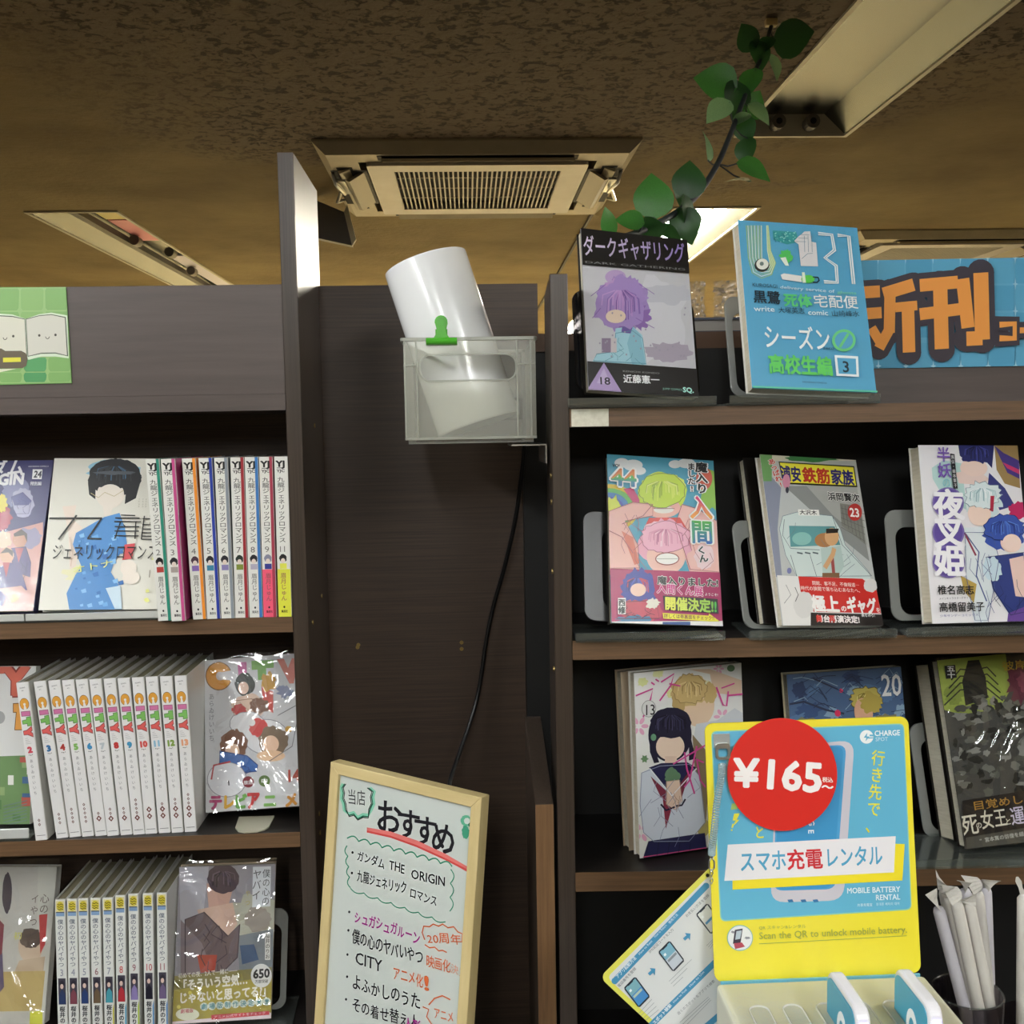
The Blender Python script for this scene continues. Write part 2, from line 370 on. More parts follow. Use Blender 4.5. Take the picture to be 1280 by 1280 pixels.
# recessed lamps
def lamp(i, x0, x1, y0, y1, on, label):
    r = empty('ceiling_light', ((x0+x1)/2, (y0+y1)/2, CEIL), label, 'ceiling light', 'recessed ceiling lights')
    hw, hl = (x1-x0)/2, (y1-y0)/2; d = .055
    m = MB()
    m.quad((-hw, -hl, 0), (-hw*.62, -hl, d), (-hw*.62, hl, d), (-hw, hl, 0)).quad((hw, -hl, 0), (hw, hl, 0), (hw*.62, hl, d), (hw*.62, -hl, d))
    m.quad((-hw*.62, -hl, d), (hw*.62, -hl, d), (hw*.62, hl, d), (-hw*.62, hl, d))
    link('reflector', m.mesh(), REFL, r)
    for s in (-1, 1): MB().prism_y([(-hw, 0), (hw, 0), (hw*.62, d), (-hw*.62, d)], s*hl-.004*(s > 0), s*hl+.004*(s < 0)).build('end_plate', LFR, r)
    f = MB(); t = .012
    for a in ((-hw-t, -hw, -hl-t, hl+t), (hw, hw+t, -hl-t, hl+t), (-hw, hw, -hl-t, -hl), (-hw, hw, hl, hl+t)): f.box(*a, -.006, .0)
    f.build('frame', LFR, r)
    for s in (-1, 1):
        for x in (-hw*.32, hw*.32):
            k = MB().tube([(x, s*(hl-.045), d*.45), (x, s*(hl-.004), d*.45)], .02, 14)
            so = k.build('lamp_socket', SOCK, r)
            if i < 2: MB().tube([(x, s*(hl-.047), d*.45), (x, s*(hl-.045), d*.45)], .009, 10).build('socket_core', DARK, so)
    if on:
        for x in (-hw*.32, hw*.32):
            MB().tube([(x, -hl+.05, d*.45), (x, hl-.05, d*.45)], .0145, 10).build('tube', {1: TUBE, 2: TUBEC, 3: TUBED}[on], r, smooth=True)
    return r
LL = ['unlit recessed ceiling light at the top right, without tubes, round sockets showing', 'unlit recessed ceiling light at the left, with pink and yellow reflections painted inside',
      'brightly lit recessed ceiling light behind the hanging vine', 'lit ceiling light behind the camera on the left', 'lit ceiling light behind the camera on the right', 'added unseen fill lamp straight behind the camera, built as a ceiling light',
      'lit ceiling light far out to the left', 'lit ceiling light out to the right', 'lit ceiling light at the far end of the shop on the right', 'lit ceiling light at the far end of the shop on the left', 'lit ceiling light far away near the right wall']
lo = [lamp(i, *l, LL[i]) for i, l in enumerate(lamps)]
# reflections in the left lamp, put in as thin coloured plates
for nm, c, a, b_ in (('yellow_reflection', '#f6e694', -1.2, -.86), ('pink_reflection', '#f09aa4', -.84, -.40), ('white_reflection', '#e8e4f2', .0, 1.1)):
    MB().box(.0, .095, a, b_, .046, .052).build(nm, mat(nm, c, .5), lo[1])
MB().box(-.05, -.02, -1.15, 1.1, .015, .04).build('tube_shadow_band', mat('tube_shadow_grey', '#4a463c', .5), lo[1])  # dark bar put in for the shadow band of a tube
for x, y in ((.01, -.52), (.075, -.22), (.03, .33)): MB().tube([(x, y-.03, .022), (x, y+.03, .022)], .022, 14).build('lamp_socket', SOCK, lo[1])
# cassette air conditioners
def aircon(x0, x1, y0, y1, label):
    r = empty('air_conditioner', ((x0+x1)/2, (y0+y1)/2, CEIL), label, 'air conditioner', 'ceiling cassette air conditioners')
    hw, hl = (x1-x0)/2, (y1-y0)/2; zb = -.036
    fr = MB(); o = [(-hw, -hl), (hw, -hl), (hw, hl), (-hw, hl)]; sc = .93; q = .75
    rings = [[(x, y, .02) for x, y in o], [(x, y, -.006) for x, y in o], [(x*sc, y*sc, zb) for x, y in o], [(x*q, y*q, zb) for x, y in o], [(x*q, y*q, .03) for x, y in o]]
    fr.loft(rings, cap=False); link('casing', fr.mesh(), ACM, r)
    MB().box(-hw*.97, hw*.97, -hl*.97, hl*.97, .03, .06).build('inner_housing', DARK, r)
    # air outlet slots with flaps on the four sides
    for k in range(4):
        A = Matrix.Rotation(k*pi/2, 4, 'Z'); L_ = .62*(hw if k % 2 == 0 else hl); R_ = hl if k % 2 == 0 else hw
        s = MB(); s.box(-L_, L_, -R_*.90, -R_*.80, zb-.0015, zb-.0003); me = s.mesh(); me.transform(A); link('outlet_slot', me, DARK, r)
        s = MB(); s.prism_x([(-R_*.895, zb-.006), (-R_*.885, zb-.016), (-R_*.815, zb-.004), (-R_*.82, zb+.0)], -L_*.96, L_*.96); me = s.mesh(bevel=.002); me.transform(A); link('flap', me, ACM, r)
    g = .70; gz = zb-.010
    gl = MB(); gl.ring_y(rrect(-hw*g, hw*g, -hl*.76, hl*.74, .01), rrect(-hw*.54, hw*.54, -hl*.58, hl*.58, .004), 0, .03)
    me = gl.mesh(); me.transform(Matrix.Translation((0, 0, gz)) @ Matrix.Rotation(-pi/2, 4, 'X').inverted() @ Matrix.Scale(1, 4)); link('grille_frame', me, mat('grille_plastic', '#c4c1bc', .35, noise=((6, 6, 6), .3, '#aaa59c')), r)
    MB().box(-hw*.55, hw*.55, -hl*.59, hl*.59, gz+.024, gz+.026).build('filter', DARK, r)
    sl = MB(); n = 34
    for i in range(n+1):
        x = -hw*.54 + hw*1.08*i/n; sl.box(x-.0024, x+.0024, -hl*.58, hl*.58, gz+.002, gz+.012)
    for y in (-.3, .0, .3): sl.box(-hw*.54, hw*.54, hl*y-.002, hl*y+.002, gz+.011, gz+.014)
    tag(sl.build('grille_slats', mat('slat_plastic', '#b5b1a8', .4), r), kind='stuff')
    for s_ in (-1, 1):     # open corner covers with hooks
        b = MB(); x = s_*hw*.83
        b.box(x-.055, x+.055, -hl*.55, hl*.45, zb-.0017, zb-.0009); b.build('open_corner_slot', DARK, r)
        b = MB().prism_y([(x-.045*s_, zb-.002), (x+.0*s_, zb-.03), (x+.012*s_, zb-.026), (x-.03*s_, zb-.002)], -hl*.5, hl*.4); b.build('hinged_cover', mat('cover_dirty', '#7d735e', .4), r)
        MB().tube([(x+.05*s_, -hl*.5, zb-.004), (x+.045*s_, -hl*.45, zb-.03), (x+.03*s_, -hl*.2, zb-.034), (x+.05*s_, -hl*.05, zb-.01), (x+.07*s_, hl*.1, zb-.03), (x+.06*s_, hl*.3, zb-.004)], .006, 8).build('wire_hook', STEEL, r, smooth=True)
        MB().box(x+.03*s_-.012, x+.03*s_+.012, -hl*.42, -hl*.05, zb-.02, zb-.012).build('latch', STEEL, r)
    return r
aircon(*AC[0], 'dirty ceiling air conditioner in the middle, with a slatted grille and open flaps')
aircon(*AC[1], 'ceiling air conditioner farther back on the right, above the blue banner')
# board hanging under the ceiling behind the left upright
hb = empty('hanging_board', (-.46, 3.72, CEIL), 'grey board with a cream edge hanging under the ceiling behind the tall upright', 'board')
b0 = hb.location; f_ = lambda x, y, Y: ((lambda q: (q.x-b0.x, q.z-b0.z))(P(x, y, Y)))
pts = [f_(380, 255, 3.7), f_(430, 265, 3.7), f_(440, 307, 3.7), f_(380, 294, 3.7)]; pts[0] = (pts[0][0], -.002)
MB().prism_y(pts, -.02, .02).build('panel', mat('board_grey', '#6a6660', .5), hb)
MB().prism_y([pts[1], f_(434, 256, 3.7), f_(445, 299, 3.7), pts[2]], -.022, .0).build('edge_strip', mat('board_cream', '#e6dfc0', .5), hb)
MB().box(-.10, -.06, -.015, .015, -.03, -.0005).build('mount', STEEL, hb)
# small cup hook seen behind tube
# ------------------------------------------------------------------ left bookcase
def part(mb, name, m, parent, **k): return mb.build(name, m, parent, **k)
LX1 = -.2025; LY0, LY1 = 1.17, 1.335
lb = empty('bookcase', (-.58, 1.25, 0), 'dark brown bookcase on the left with a tall end upright', 'bookcase')
def off(o, root): o.matrix_parent_inverse = root.matrix_world.inverted(); return o
def wpart(mb, name, m, root, **k):      # world-space part of a thing
    bpy.context.view_layer.update(); o = mb.build(name, m, root, **k); o.matrix_parent_inverse = Matrix.Translation(-root.location) if root.rotation_euler.z == 0 else root.matrix_world.inverted(); return o
wpart(MB().box(LX1, -.1847, LY0, LY1+.016, 0, 1.9115), 'upright', WDV, lb, bevel=.0008, seg=1)
wpart(MB().box(-.985, -.967, LY0, LY1, 0, 1.77), 'upright', WDV, lb)
wpart(MB().box(-.967, LX1, LY1-.006, LY1, 0, 1.77), 'back_panel', WD, lb)
LZ = [(1.6295, 1.6475), (1.3783, 1.3958), (1.127, 1.1442), (.8765, .8945), (.62, .638), (.36, .378), (.08, .1)]
for i, (a, b) in enumerate(LZ):
    s = wpart(MB().box(-.967, LX1, LY0+.001, LY1-.006, a, b), 'shelf', WG if i == 0 else SHB, lb)
    e = MB().box(-.967, LX1, LY0-.0005, LY0+.001, a, b).build('edge_band', WG if i == 0 else WE, s)
wpart(MB().box(-.967, LX1, LY0+.004, LY0+.022, 1.6475, 1.769), 'fascia', WG, lb, bevel=.0006, seg=1)
def screw(p, r, root, axis='y'):
    m = MB(); d = Vector((0, -.001, 0)) if axis == 'y' else Vector((.001, 0, 0)); p = Vector(p)
    m.tube([p, p+d], r, 10); wpart(m, 'peg_hole', BRASS, root)
for px, py in ((393, 532), (405, 600), (402, 745), (391, 778), (399, 1017), (400, 1041)):
    q = ray(px, py); t = (-.1847-CAM.x)/q.x if q.x < 0 else 1; p = CAM+q*t
    if LY0+.01 < p.y < LY1-.01: screw(p, .0028, lb, 'x')
# panel closing the bay between the two bookcases
bp_ = empty('back_board', (-.05, 1.345, 0), 'tall dark brown board closing the gap between the two bookcases', 'panel')
wpart(MB().box(-.1846, .0935, 1.335, 1.350, 0, 1.7895), 'board', WD, bp_)
for px, py in ((447, 809), (577, 803), (577, 811), (448, 806)): screw(P(px, py, 1.3345), .0026, bp_)
# ------------------------------------------------------------------ right bookcase (turned a little)
RM = Matrix.Translation((.0905, 1.0, 0)) @ Matrix.Rotation(radians(-2.5), 4, 'Z')
rb = empty('bookcase', label='dark bookcase on the right with brown shelf edges and face-out comics', cat='bookcase', M=RM)
RU = .82; RD = .165
MB().box(-.0087, .0087, 0, RD, 0, 1.751).build('upright', WDV, rb, bevel=.0008, seg=1)
MB().box(RU, RU+.018, 0, RD, 0, 1.751).build('upright', WDV, rb)
BKD = mat('back_panel_black', '#090807', .55)
MB().box(.0087, RU, RD-.006, RD, 0, 1.690).build('back_panel', BKD, rb)
RZ = [(1.6042, 1.622), (1.3755, 1.3945), (1.1400, 1.1592), (.905, .924), (.66, .679), (.4, .419), (.08, .1)]
for i, (a, b) in enumerate(RZ):
    s = MB().box(.0087, RU, .001, RD-.006, a, b).build('shelf', SHB, rb)
    MB().box(.0087, RU, -.0005, .001, a, b).build('edge_band', WE, s)
MB().box(.0105, .0465, -.0012, -.0005, 1.6045, 1.6215).build('bare_patch', mat('bare_chipboard', '#dcd7c4', .7, noise=((200, 200, 200), .12, '#cfc9b4')), rb)
MB().box(.318, RU, .118, .130, 1.622, 1.770).build('fascia', WG, rb, bevel=.0006, seg=1)
for k, z in enumerate((1.556, 1.53, 1.46, 1.36)):
    MB().tube([(-.0097, .03, z), (-.0087, .03, z)], .0028, 10).build('peg_hole', BRASS, rb)
# bookcase standing behind it
kb = empty('bookcase', (.45, 1.5, 0), 'brown bookcase standing back to back behind the right one', 'bookcase')
wpart(MB().box(.07, .92, 1.30, 1.50, 0, 1.700), 'cabinet_body', BKD, kb)
wpart(MB().box(.066, .925, 1.295, 1.505, 1.700, 1.722), 'top_board', mat('red_brown_board', '#4c3524', .5), kb)
fl = empty('flat_book', (.34, 1.4, 1.722), 'dark blue-grey book lying on the bookcase behind', 'book')
MB().box(-.05, .06, -.08, .06, .003, .017).build('page_block', mat('grey_pages', '#807c76', .8), fl)
cvb = mat('slate_cover', '#2a2f3e', .4)
for z in (0, .017): MB().box(-.052, .062, -.083, .062, z, z+.003).build('cover', cvb, fl)
for i, (a, b, yy, lab) in enumerate(((.296, .3215, 1.385, 'narrow crinkled clear plastic sleeve poking out behind the dark purple-haired comic'), (.332, .375, 1.38, 'crinkled clear plastic sleeve standing left of the blue comic'))):
    m = MB(); nx, nz = 8, 20; rd = random.Random(i+3)
    g = [[(a+(b-a)*x/nx + (rd.uniform(-.0015, .0015) if x in (0, nx) else 0), yy+rd.uniform(-.004, .004), 1.7385+.0585*z/nz) for x in range(nx+1)] for z in range(nz+1)]
    for z in range(nz):
        for x in range(nx): m.quad(g[z][x], g[z][x+1], g[z+1][x+1], g[z+1][x])
    sl = tag(m.build('plastic_sleeve', FILM2), lab, 'plastic sleeve', 'plastic sleeves')
# ------------------------------------------------------------------ counter and low side board
MB_c = MB().prism_z([(-.4, .62), (-.4, 1.16), (.055, 1.16), (.055, .975), (.72, .94), (.72, .5), (.1, .5)], .875, .90)
co = empty('counter', (.1, .8, 0), 'dark counter top in front of the bookcases', 'counter')
wpart(MB_c, 'worktop', mat('counter_black', '#1a1715', .4), co)
for x, y in ((-.36, .66), (-.36, 1.12), (.68, .54), (.68, .9)): wpart(MB().box(x-.02, x+.02, y-.02, y+.02, 0, .875), 'leg', BLK, co)
sb = empty('side_board', (.069, 1.08, 0), 'low brown end board with a sloping top standing against the right upright', 'board')
o = wpart(MB().prism_x([(1.0, 0), (1.0, 1.2305), (1.165, 1.272), (1.172, 1.272), (1.172, 0)], .0600, .0780), 'board', WDV, sb, bevel=.0006, seg=1)
e = MB().box(.0600, .0780, .9992, 1.0, 0, 1.2303).build('edge_band', WEV, o)
# ------------------------------------------------------------------ books
def pose(x, y, z, yaw, tilt, roll):
    return Matrix.Translation((x, y, z)) @ Matrix.Rotation(radians(yaw), 4, 'Z') @ Matrix.Rotation(radians(-tilt), 4, 'X') @ Matrix.Rotation(radians(roll), 4, 'Y')
def book_shell(root, W, H, T, cov, spine_side=1, curl=0):
    """front at y=0; spine on the +x side"""
    c = .0008; s = spine_side
    pg = MB().box(-W/2+(.002 if s > 0 else c), W/2-(.002 if s < 0 else c), c, T-c, .0015, H-.0015).build('page_block', PAPER, root)
    MB().box(-W/2, W/2, 0, c, 0, H).build('front_cover', cov, root, bevel=.0002, seg=1)
    MB().box(-W/2, W/2, T-c, T, 0, H).build('back_cover', cov, root, bevel=.0002, seg=1)
    x = s*(W/2-c); MB().box(min(x, x+s*c), max(x, x+s*c), c, T-c, 0, H).build('spine', cov, root)
def film(root, W, H, over=.006, top=.006, m=None, amp=.00015, seed=1, y=-.0035):
    rd = random.Random(seed); nx, nz = 16, 24; mb = MB(); x0, x1, z0, z1 = -W/2-over, W/2+over, -.001, H+top
    g = [[(x0+(x1-x0)*i/nx, y+rd.uniform(-amp, amp), z0+(z1-z0)*j/nz) for i in range(nx+1)] for j in range(nz+1)]
    for j in range(nz):
        for i in range(nx): mb.quad(g[j][i], g[j][i+1], g[j+1][i+1], g[j+1][i])
    me = mb.mesh(); 
    for p in me.polygons: p.use_smooth = True
    return link('clear_sleeve', me, m or FILM, root)
WCOV = mat('white_cover', '#d9d7d0', .35, coat=.2)
def cover_book(ps, W, H, T, cov, label, quad, draw, group=None, sleeve=None, name='comic_book'):
    r = empty(name, label=label, cat='book', group=group, M=pose(*ps))
    book_shell(r, W, H, T, cov)
    a = Art(quad, W, H); draw(a); a.build('cover_print', r)
    if sleeve: film(r, W, H, **sleeve)
    return r
def stand(xl, xr, yb, Yf, bk, T, rest, label, m=None, m2=None, lip=.0095, zs=None, D=.085, yaw=-2.5):
    """clear book stand: level base with a front lip + leaning back rest with a big opening, right behind the book of pose bk.
    rest = (x0, x1, height, arm width) in the book's own frame"""
    A = P(xl, yb, Yf); B = P(xr, yb, Yf); c = (A+B)/2; hw = (B-A).length/2
    BM = Matrix.Translation((c.x, Yf, zs)) @ Matrix.Rotation(radians(yaw), 4, 'Z')
    r = empty('book_stand', label=label, cat='book stand', group='book stands on the shelves', M=BM)
    m = m or ACRY; ml = m if xl > 400 else clearmat('acrylic_edge_reflection', (.9, .9, .9), .3, .2, .75, (.9, .92, .88))  # left lips whitened: lamp reflection put into the colour
    MB().box(-hw, hw, .0, D, 0.0002, .0026).build('base_plate', m, r, bevel=.0006, seg=1)
    MB().box(-hw, hw, -.0005, .0022, .0026, lip).build('front_lip', ml, r, bevel=.0006, seg=1)
    x0, x1, h, t = rest
    o = MB().ring_y(rrect(x0, x1, .004, h, .012), rrect(x0+t, x1-t, .004+t*.6, h-.018, .012*min(1, t/.007)), 0, .0025).build('back_rest', m2 or m, r, bevel=.0004, seg=1)
    o.matrix_local = BM.inverted() @ (pose(*bk) @ Matrix.Translation((0, T+.0006, 0)))
    return r
SMOKE = clearmat('smoked_acrylic', (.12, .12, .13), .06, .08, .5, (.02, .02, .022))
GREYA = clearmat('grey_translucent_acrylic', (.7, .72, .7), .05, .15, .55, (.34, .35, .33))
sz1, sz2, sz3 = 1.6222, 1.3947, 1.1594
LGP = mat('light_grey_plastic', '#737571', .35); DGP = mat('dim_grey_plastic', '#323231', .35)
stand(710, 895, 506, .985, (.1758, 1.0220, 1.6358, 13.8, 17.5, 4.3), .012, (-.066, .0675, .112, .008), 'smoked plastic stand behind the black and grey comic, top right shelf', m2=SMOKE, zs=sz1, D=.07)
stand(913, 1099, 506, .982, (.3458, 1.0173, 1.6362, 7.3, 18.8, 2.9), .032, (-.074, .070, .115, .007), 'clear plastic stand under the light blue comic, top right shelf', m2=GREYA, zs=sz1, D=.07)
stand(720, 906, 797, .985, (.1968, 1.0184, 1.4046, 9.6, 18.8, 4.9), .013, (-.082, .050, .118, .020), 'clear stand under the comic numbered 44, second right shelf', m2=DGP, zs=sz2)
stand(938, 1120, 798, .975, (.3598, 1.0004, 1.4027, 16.7, 20.7, 4.6), .036, (-.078, .060, .118, .007), 'clear stand with grey arm under the comic numbered 23', m2=LGP, zs=sz2)
stand(1136, 1330, 792, .970, (.5106, .9969, 1.4032, 8.2, 11.5, 1.4), .034, (-.078, .060, .118, .010), 'clear stand with grey arm under the comic with three purple circles', m2=LGP, zs=sz2)
stand(1140, 1330, 1083, .975, (.5660, 1.0158, 1.1686, 4.2, 13.1, -2.8), .050, (-.080, .060, .125, .010), 'clear stand under the dark film-wrapped comic, third right shelf', m2=LGP, zs=sz3)
stand(-110, 30, 776, 1.168, (-.5629, 1.185, 1.4079, -1.6, 23.2, .3), .014, (-.06, .06, .1, .007), 'clear stand with bright front lip at the far left edge, upper left shelf', zs=1.3959, lip=.0105, yaw=0, D=.07)
stand(32, 198, 776, 1.168, (-.4233, 1.1822, 1.4072, 2.2, 20.2, 1.3), .014, (-.06, .06, .1, .007), 'clear stand with bright front lip under the comic with a blue shape', zs=1.3959, lip=.0105, yaw=0, D=.07)
stand(215, 362, 1292, 1.175, (-.3071, 1.1975, .9053, 7.8, 12.6, 3.1), .017, (-.055, .0735, .122, .0075), 'clear stand with grey arm at the right end of the lowest left shelf', m2=LGP, zs=.8946, yaw=2)
stand(-60, 36, 1046, 1.172, (-.5842, 1.1986, 1.155, -.5, 10.3, 1), .014, (-.06, .058, .1, .007), 'clear stand at the left edge of the middle left shelf', zs=1.1443, lip=.014, yaw=0, D=.07)
# ---- covers: titles as printed, pictures replaced by plain colour shapes
Q = {'A': ((165, 1130), (822, 1168), (748, 248), (120, 168)), 'B': ((283, 1115), (1025, 1145), (905, 165), (200, 118)), 'C': ((168, 1125), (850, 1150), (797, 130), (138, 85)),
     'D': ((335, 1140), (942, 1148), (795, 125), (183, 88)), 'E': ((225, 1180), (847, 1162), (795, 80), (135, 80)), 'F': ((325, 1210), (925, 1105), (900, 88), (278, 137))}
def dA(a):
    a.full('#c6c5c8'); a.ell(560, 700, 190, 240, '#cfced2', jag=.2, seed=2); a.ell(640, 900, 130, 60, '#aaa0ae', jag=.2); a.ell(640, 560, 150, 60, '#bfbfc6', jag=.25)
    a.ell(330, 455, 62, 42, '#b79cc6'); a.ell(345, 472, 36, 16, '#8d6fb5')
    a.ell(370, 620, 165, 165, '#9f86bd', jag=.14, seed=4, n=44); a.ell(340, 560, 110, 90, '#b994c4', jag=.12, n=36); a.ell(430, 690, 100, 80, '#8a68a8', jag=.25, n=40); a.ell(300, 600, 40, 80, '#a98cc6', jag=.2); a.ell(340, 670, 62, 48, '#e2ccb6', n=24)
    a.poly([(330, 760), (430, 745), (490, 800), (515, 975), (190, 960), (215, 915), (320, 900)], '#a3cdd8'); a.poly([(430, 745), (480, 800), (510, 975), (430, 975), (400, 850)], '#8bbccb')
    a.poly([(372, 735), (440, 730), (420, 790), (365, 785)], '#6e5a9e'); a.hair(360, 610, 150, 150, ['#a489c2', '#c09acb', '#7a5a9c', '#b98fc6', '#8668ac'], 34, 3, 6, jag=.16); a.line([(270, 500), (180, 570)], 4, '#8a68a8'); a.line([(470, 500), (560, 560)], 4, '#8a68a8'); a.line([(450, 700), (560, 760)], 4, '#8a68a8'); a.line([(240, 640), (190, 700)], 4, '#8a68a8'); a.ell(330, 690, 60, 40, '#e2ccb6', n=24); a.folds([(330, 790), (430, 775), (490, 820), (512, 970), (195, 955), (215, 915), (320, 900)], '#5f93a3', 7, 4); a.rect(245, 820, 335, 905, '#8c7c92'); a.rect(300, 820, 335, 905, '#c9c0c2')
    for i in range(26):
        rd = random.Random(i); a.ell(rd.uniform(170, 760), rd.uniform(640, 940), 5, 6, '#a09aa8')
    a.poly([(100, 150), (760, 240), (770, 442), (110, 382)], '#17130f'); a.poly([(145, 958), (810, 1000), (840, 1190), (140, 1150)], '#191512')
    a.text('ダークギャザリング', 136, 318, 742, 372, 125, '#d9cbe2', .012, col2='#9a86c4'); a.text('DARK GATHERING', 142, 374, 742, 424, 17, '#8a8a8a')
    a.poly([(257, 968), (364, 1142), (158, 1128)], '#a58fbb'); a.poly([(257, 1000), (300, 1100), (215, 1090)], '#b9a6c9'); a.text('18', 222, 1096, 298, 1100, 62, '#2a2430', .02)
    a.text('近藤憲一', 374, 1082, 592, 1088, 52, '#eeeeee', .02); a.text('KENICHI KONDO', 370, 1022, 590, 1034, 14, '#9a9a9a'); a.text('JUMP COMICS', 610, 1125, 725, 1131, 16, '#8fc7b8'); a.text('SQ.', 728, 1138, 792, 1142, 40, '#b8f0e0', .04)
cover_book((.1758, 1.0220, 1.6358, 13.8, 17.5, 4.3), .1171, .1736, .012, mat('black_cover', '#17130f', .35), 'black and grey comic numbered 18 with a purple shape, top right shelf', Q['A'], dA, sleeve=dict(over=.001, top=.001, seed=3))
def dB(a):
    a.full('#5aa5c8')
    for i, c in enumerate(['#9dbf6a', '#dfe8c4']*5):
        t = i*11; a.line([(250+t*.9, 150), (262+t*.8, 340), (285+t*.75, 430-t*.5), (340, 462-t*1.1), (400-t*.4, 440-t*.6), (424-t*.35, 370), (395-t*.2, 300), (380-t*.1, 150)], 4.5, c)
    a.ell(342, 385, 44, 40, '#2c2c26'); a.ell(345, 378, 36, 32, '#e8e8dc'); a.ell(341, 376, 12, 12, '#6f7f78')
    a.poly([(405, 180), (545, 190), (560, 250), (490, 262), (410, 235)], '#3f9e9c')
    for i in range(60):
        rd = random.Random(i+9); a.ell(rd.uniform(410, 540), rd.uniform(188, 250), 4, 3, '#9fdcd0' if i % 2 else '#2a7f8c', n=8)
    a.poly([(530, 245), (560, 215), (575, 205), (590, 190), (625, 188), (632, 250), (660, 255), (672, 395), (570, 392), (556, 265)], '#dcd9d8')
    for x in (590, 612, 634): a.line([(x, 215), (x+3, 310)], 3, '#6f8b98')
    for k in range(3): a.line([(540+k*14, 248-k*20), (600+k*10, 250-k*20)], 2.5, '#6f8b98')
    a.line([(575, 350), (610, 320), (640, 318)], 3, '#6f8b98')
    a.ell(482, 335, 36, 38, '#55c060', jag=.2); a.poly([(448, 345), (480, 340), (500, 392), (478, 390)], '#e8ece0')
    a.poly([(450, 445), (470, 436), (575, 452), (575, 488), (460, 472)], '#e9e7e2'); a.ell(612, 470, 40, 24, '#5cc84e'); a.poly([(576, 430), (592, 430), (600, 492), (580, 492)], '#e4f2d8'); a.line([(640, 458), (672, 460), (678, 478), (665, 490), (640, 488)], 8, '#1c2c3c')
    for wd, c in ((21, '#eeeeea'), (5, '#76a9bd')):
        a.line([(672, 202), (752, 210), (768, 300), (712, 345), (778, 392), (785, 490), (706, 486)], wd, c); a.line([(786, 212), (852, 218), (882, 500)], wd, c)
    a.text('KUROSAGI', 282, 512, 432, 524, 30, '#2c4a5a', .005); a.text('delivery service of', 446, 526, 768, 552, 27, '#cfe4ea', .012); a.text('ghosts', 786, 556, 900, 562, 24, '#7fd0a0', .012)
    a.text('黒鷺', 288, 602, 452, 612, 80, '#22323c', .02); a.text('死体', 470, 624, 638, 632, 80, '#5cc87a', .04); a.text('宅配便', 645, 630, 912, 640, 80, '#eef2ee', .01)
    a.text('write', 292, 660, 416, 664, 44, '#dfeef0', .012); a.text('大塚英志', 436, 668, 594, 674, 38, '#22323c'); a.text('comic', 612, 682, 732, 686, 42, '#dfeef0', .02); a.text('山崎峰水', 750, 688, 918, 692, 38, '#22323c')
    a.text('シーズン', 350, 868, 752, 888, 150, '#f4f6f2', .012); a.ell(824, 835, 70, 66, '#70cf84'); a.ell(824, 835, 54, 50, '#5aa5c8'); a.line([(800, 875), (850, 795)], 15, '#70cf84'); a.text('zero', 700, 888, 768, 890, 26, '#22425a')
    a.text('高校生編', 378, 1018, 762, 1036, 118, '#66d064', .035); a.poly([(768, 922), (908, 930), (914, 1052), (780, 1046)], '#eef4f4'); a.poly([(783, 938), (895, 944), (899, 1038), (794, 1033)], '#5aa5c8'); a.text('3', 815, 1022, 862, 1026, 92, '#22323c', .02)
    a.text('KADOKAWA COMICS A', 578, 1086, 722, 1094, 13, '#22323c', .01); a.poly([(270, 1105), (1030, 1136), (1030, 1150), (270, 1120)], '#66c8a0')
cover_book((.3458, 1.0173, 1.6362, 7.3, 18.8, 2.9), .1312, .1846, .016, WCOV, 'light blue comic numbered 31 and 3, rightmost on the top right shelf', Q['B'], dB, sleeve=dict(over=.001, top=.004, seed=5))
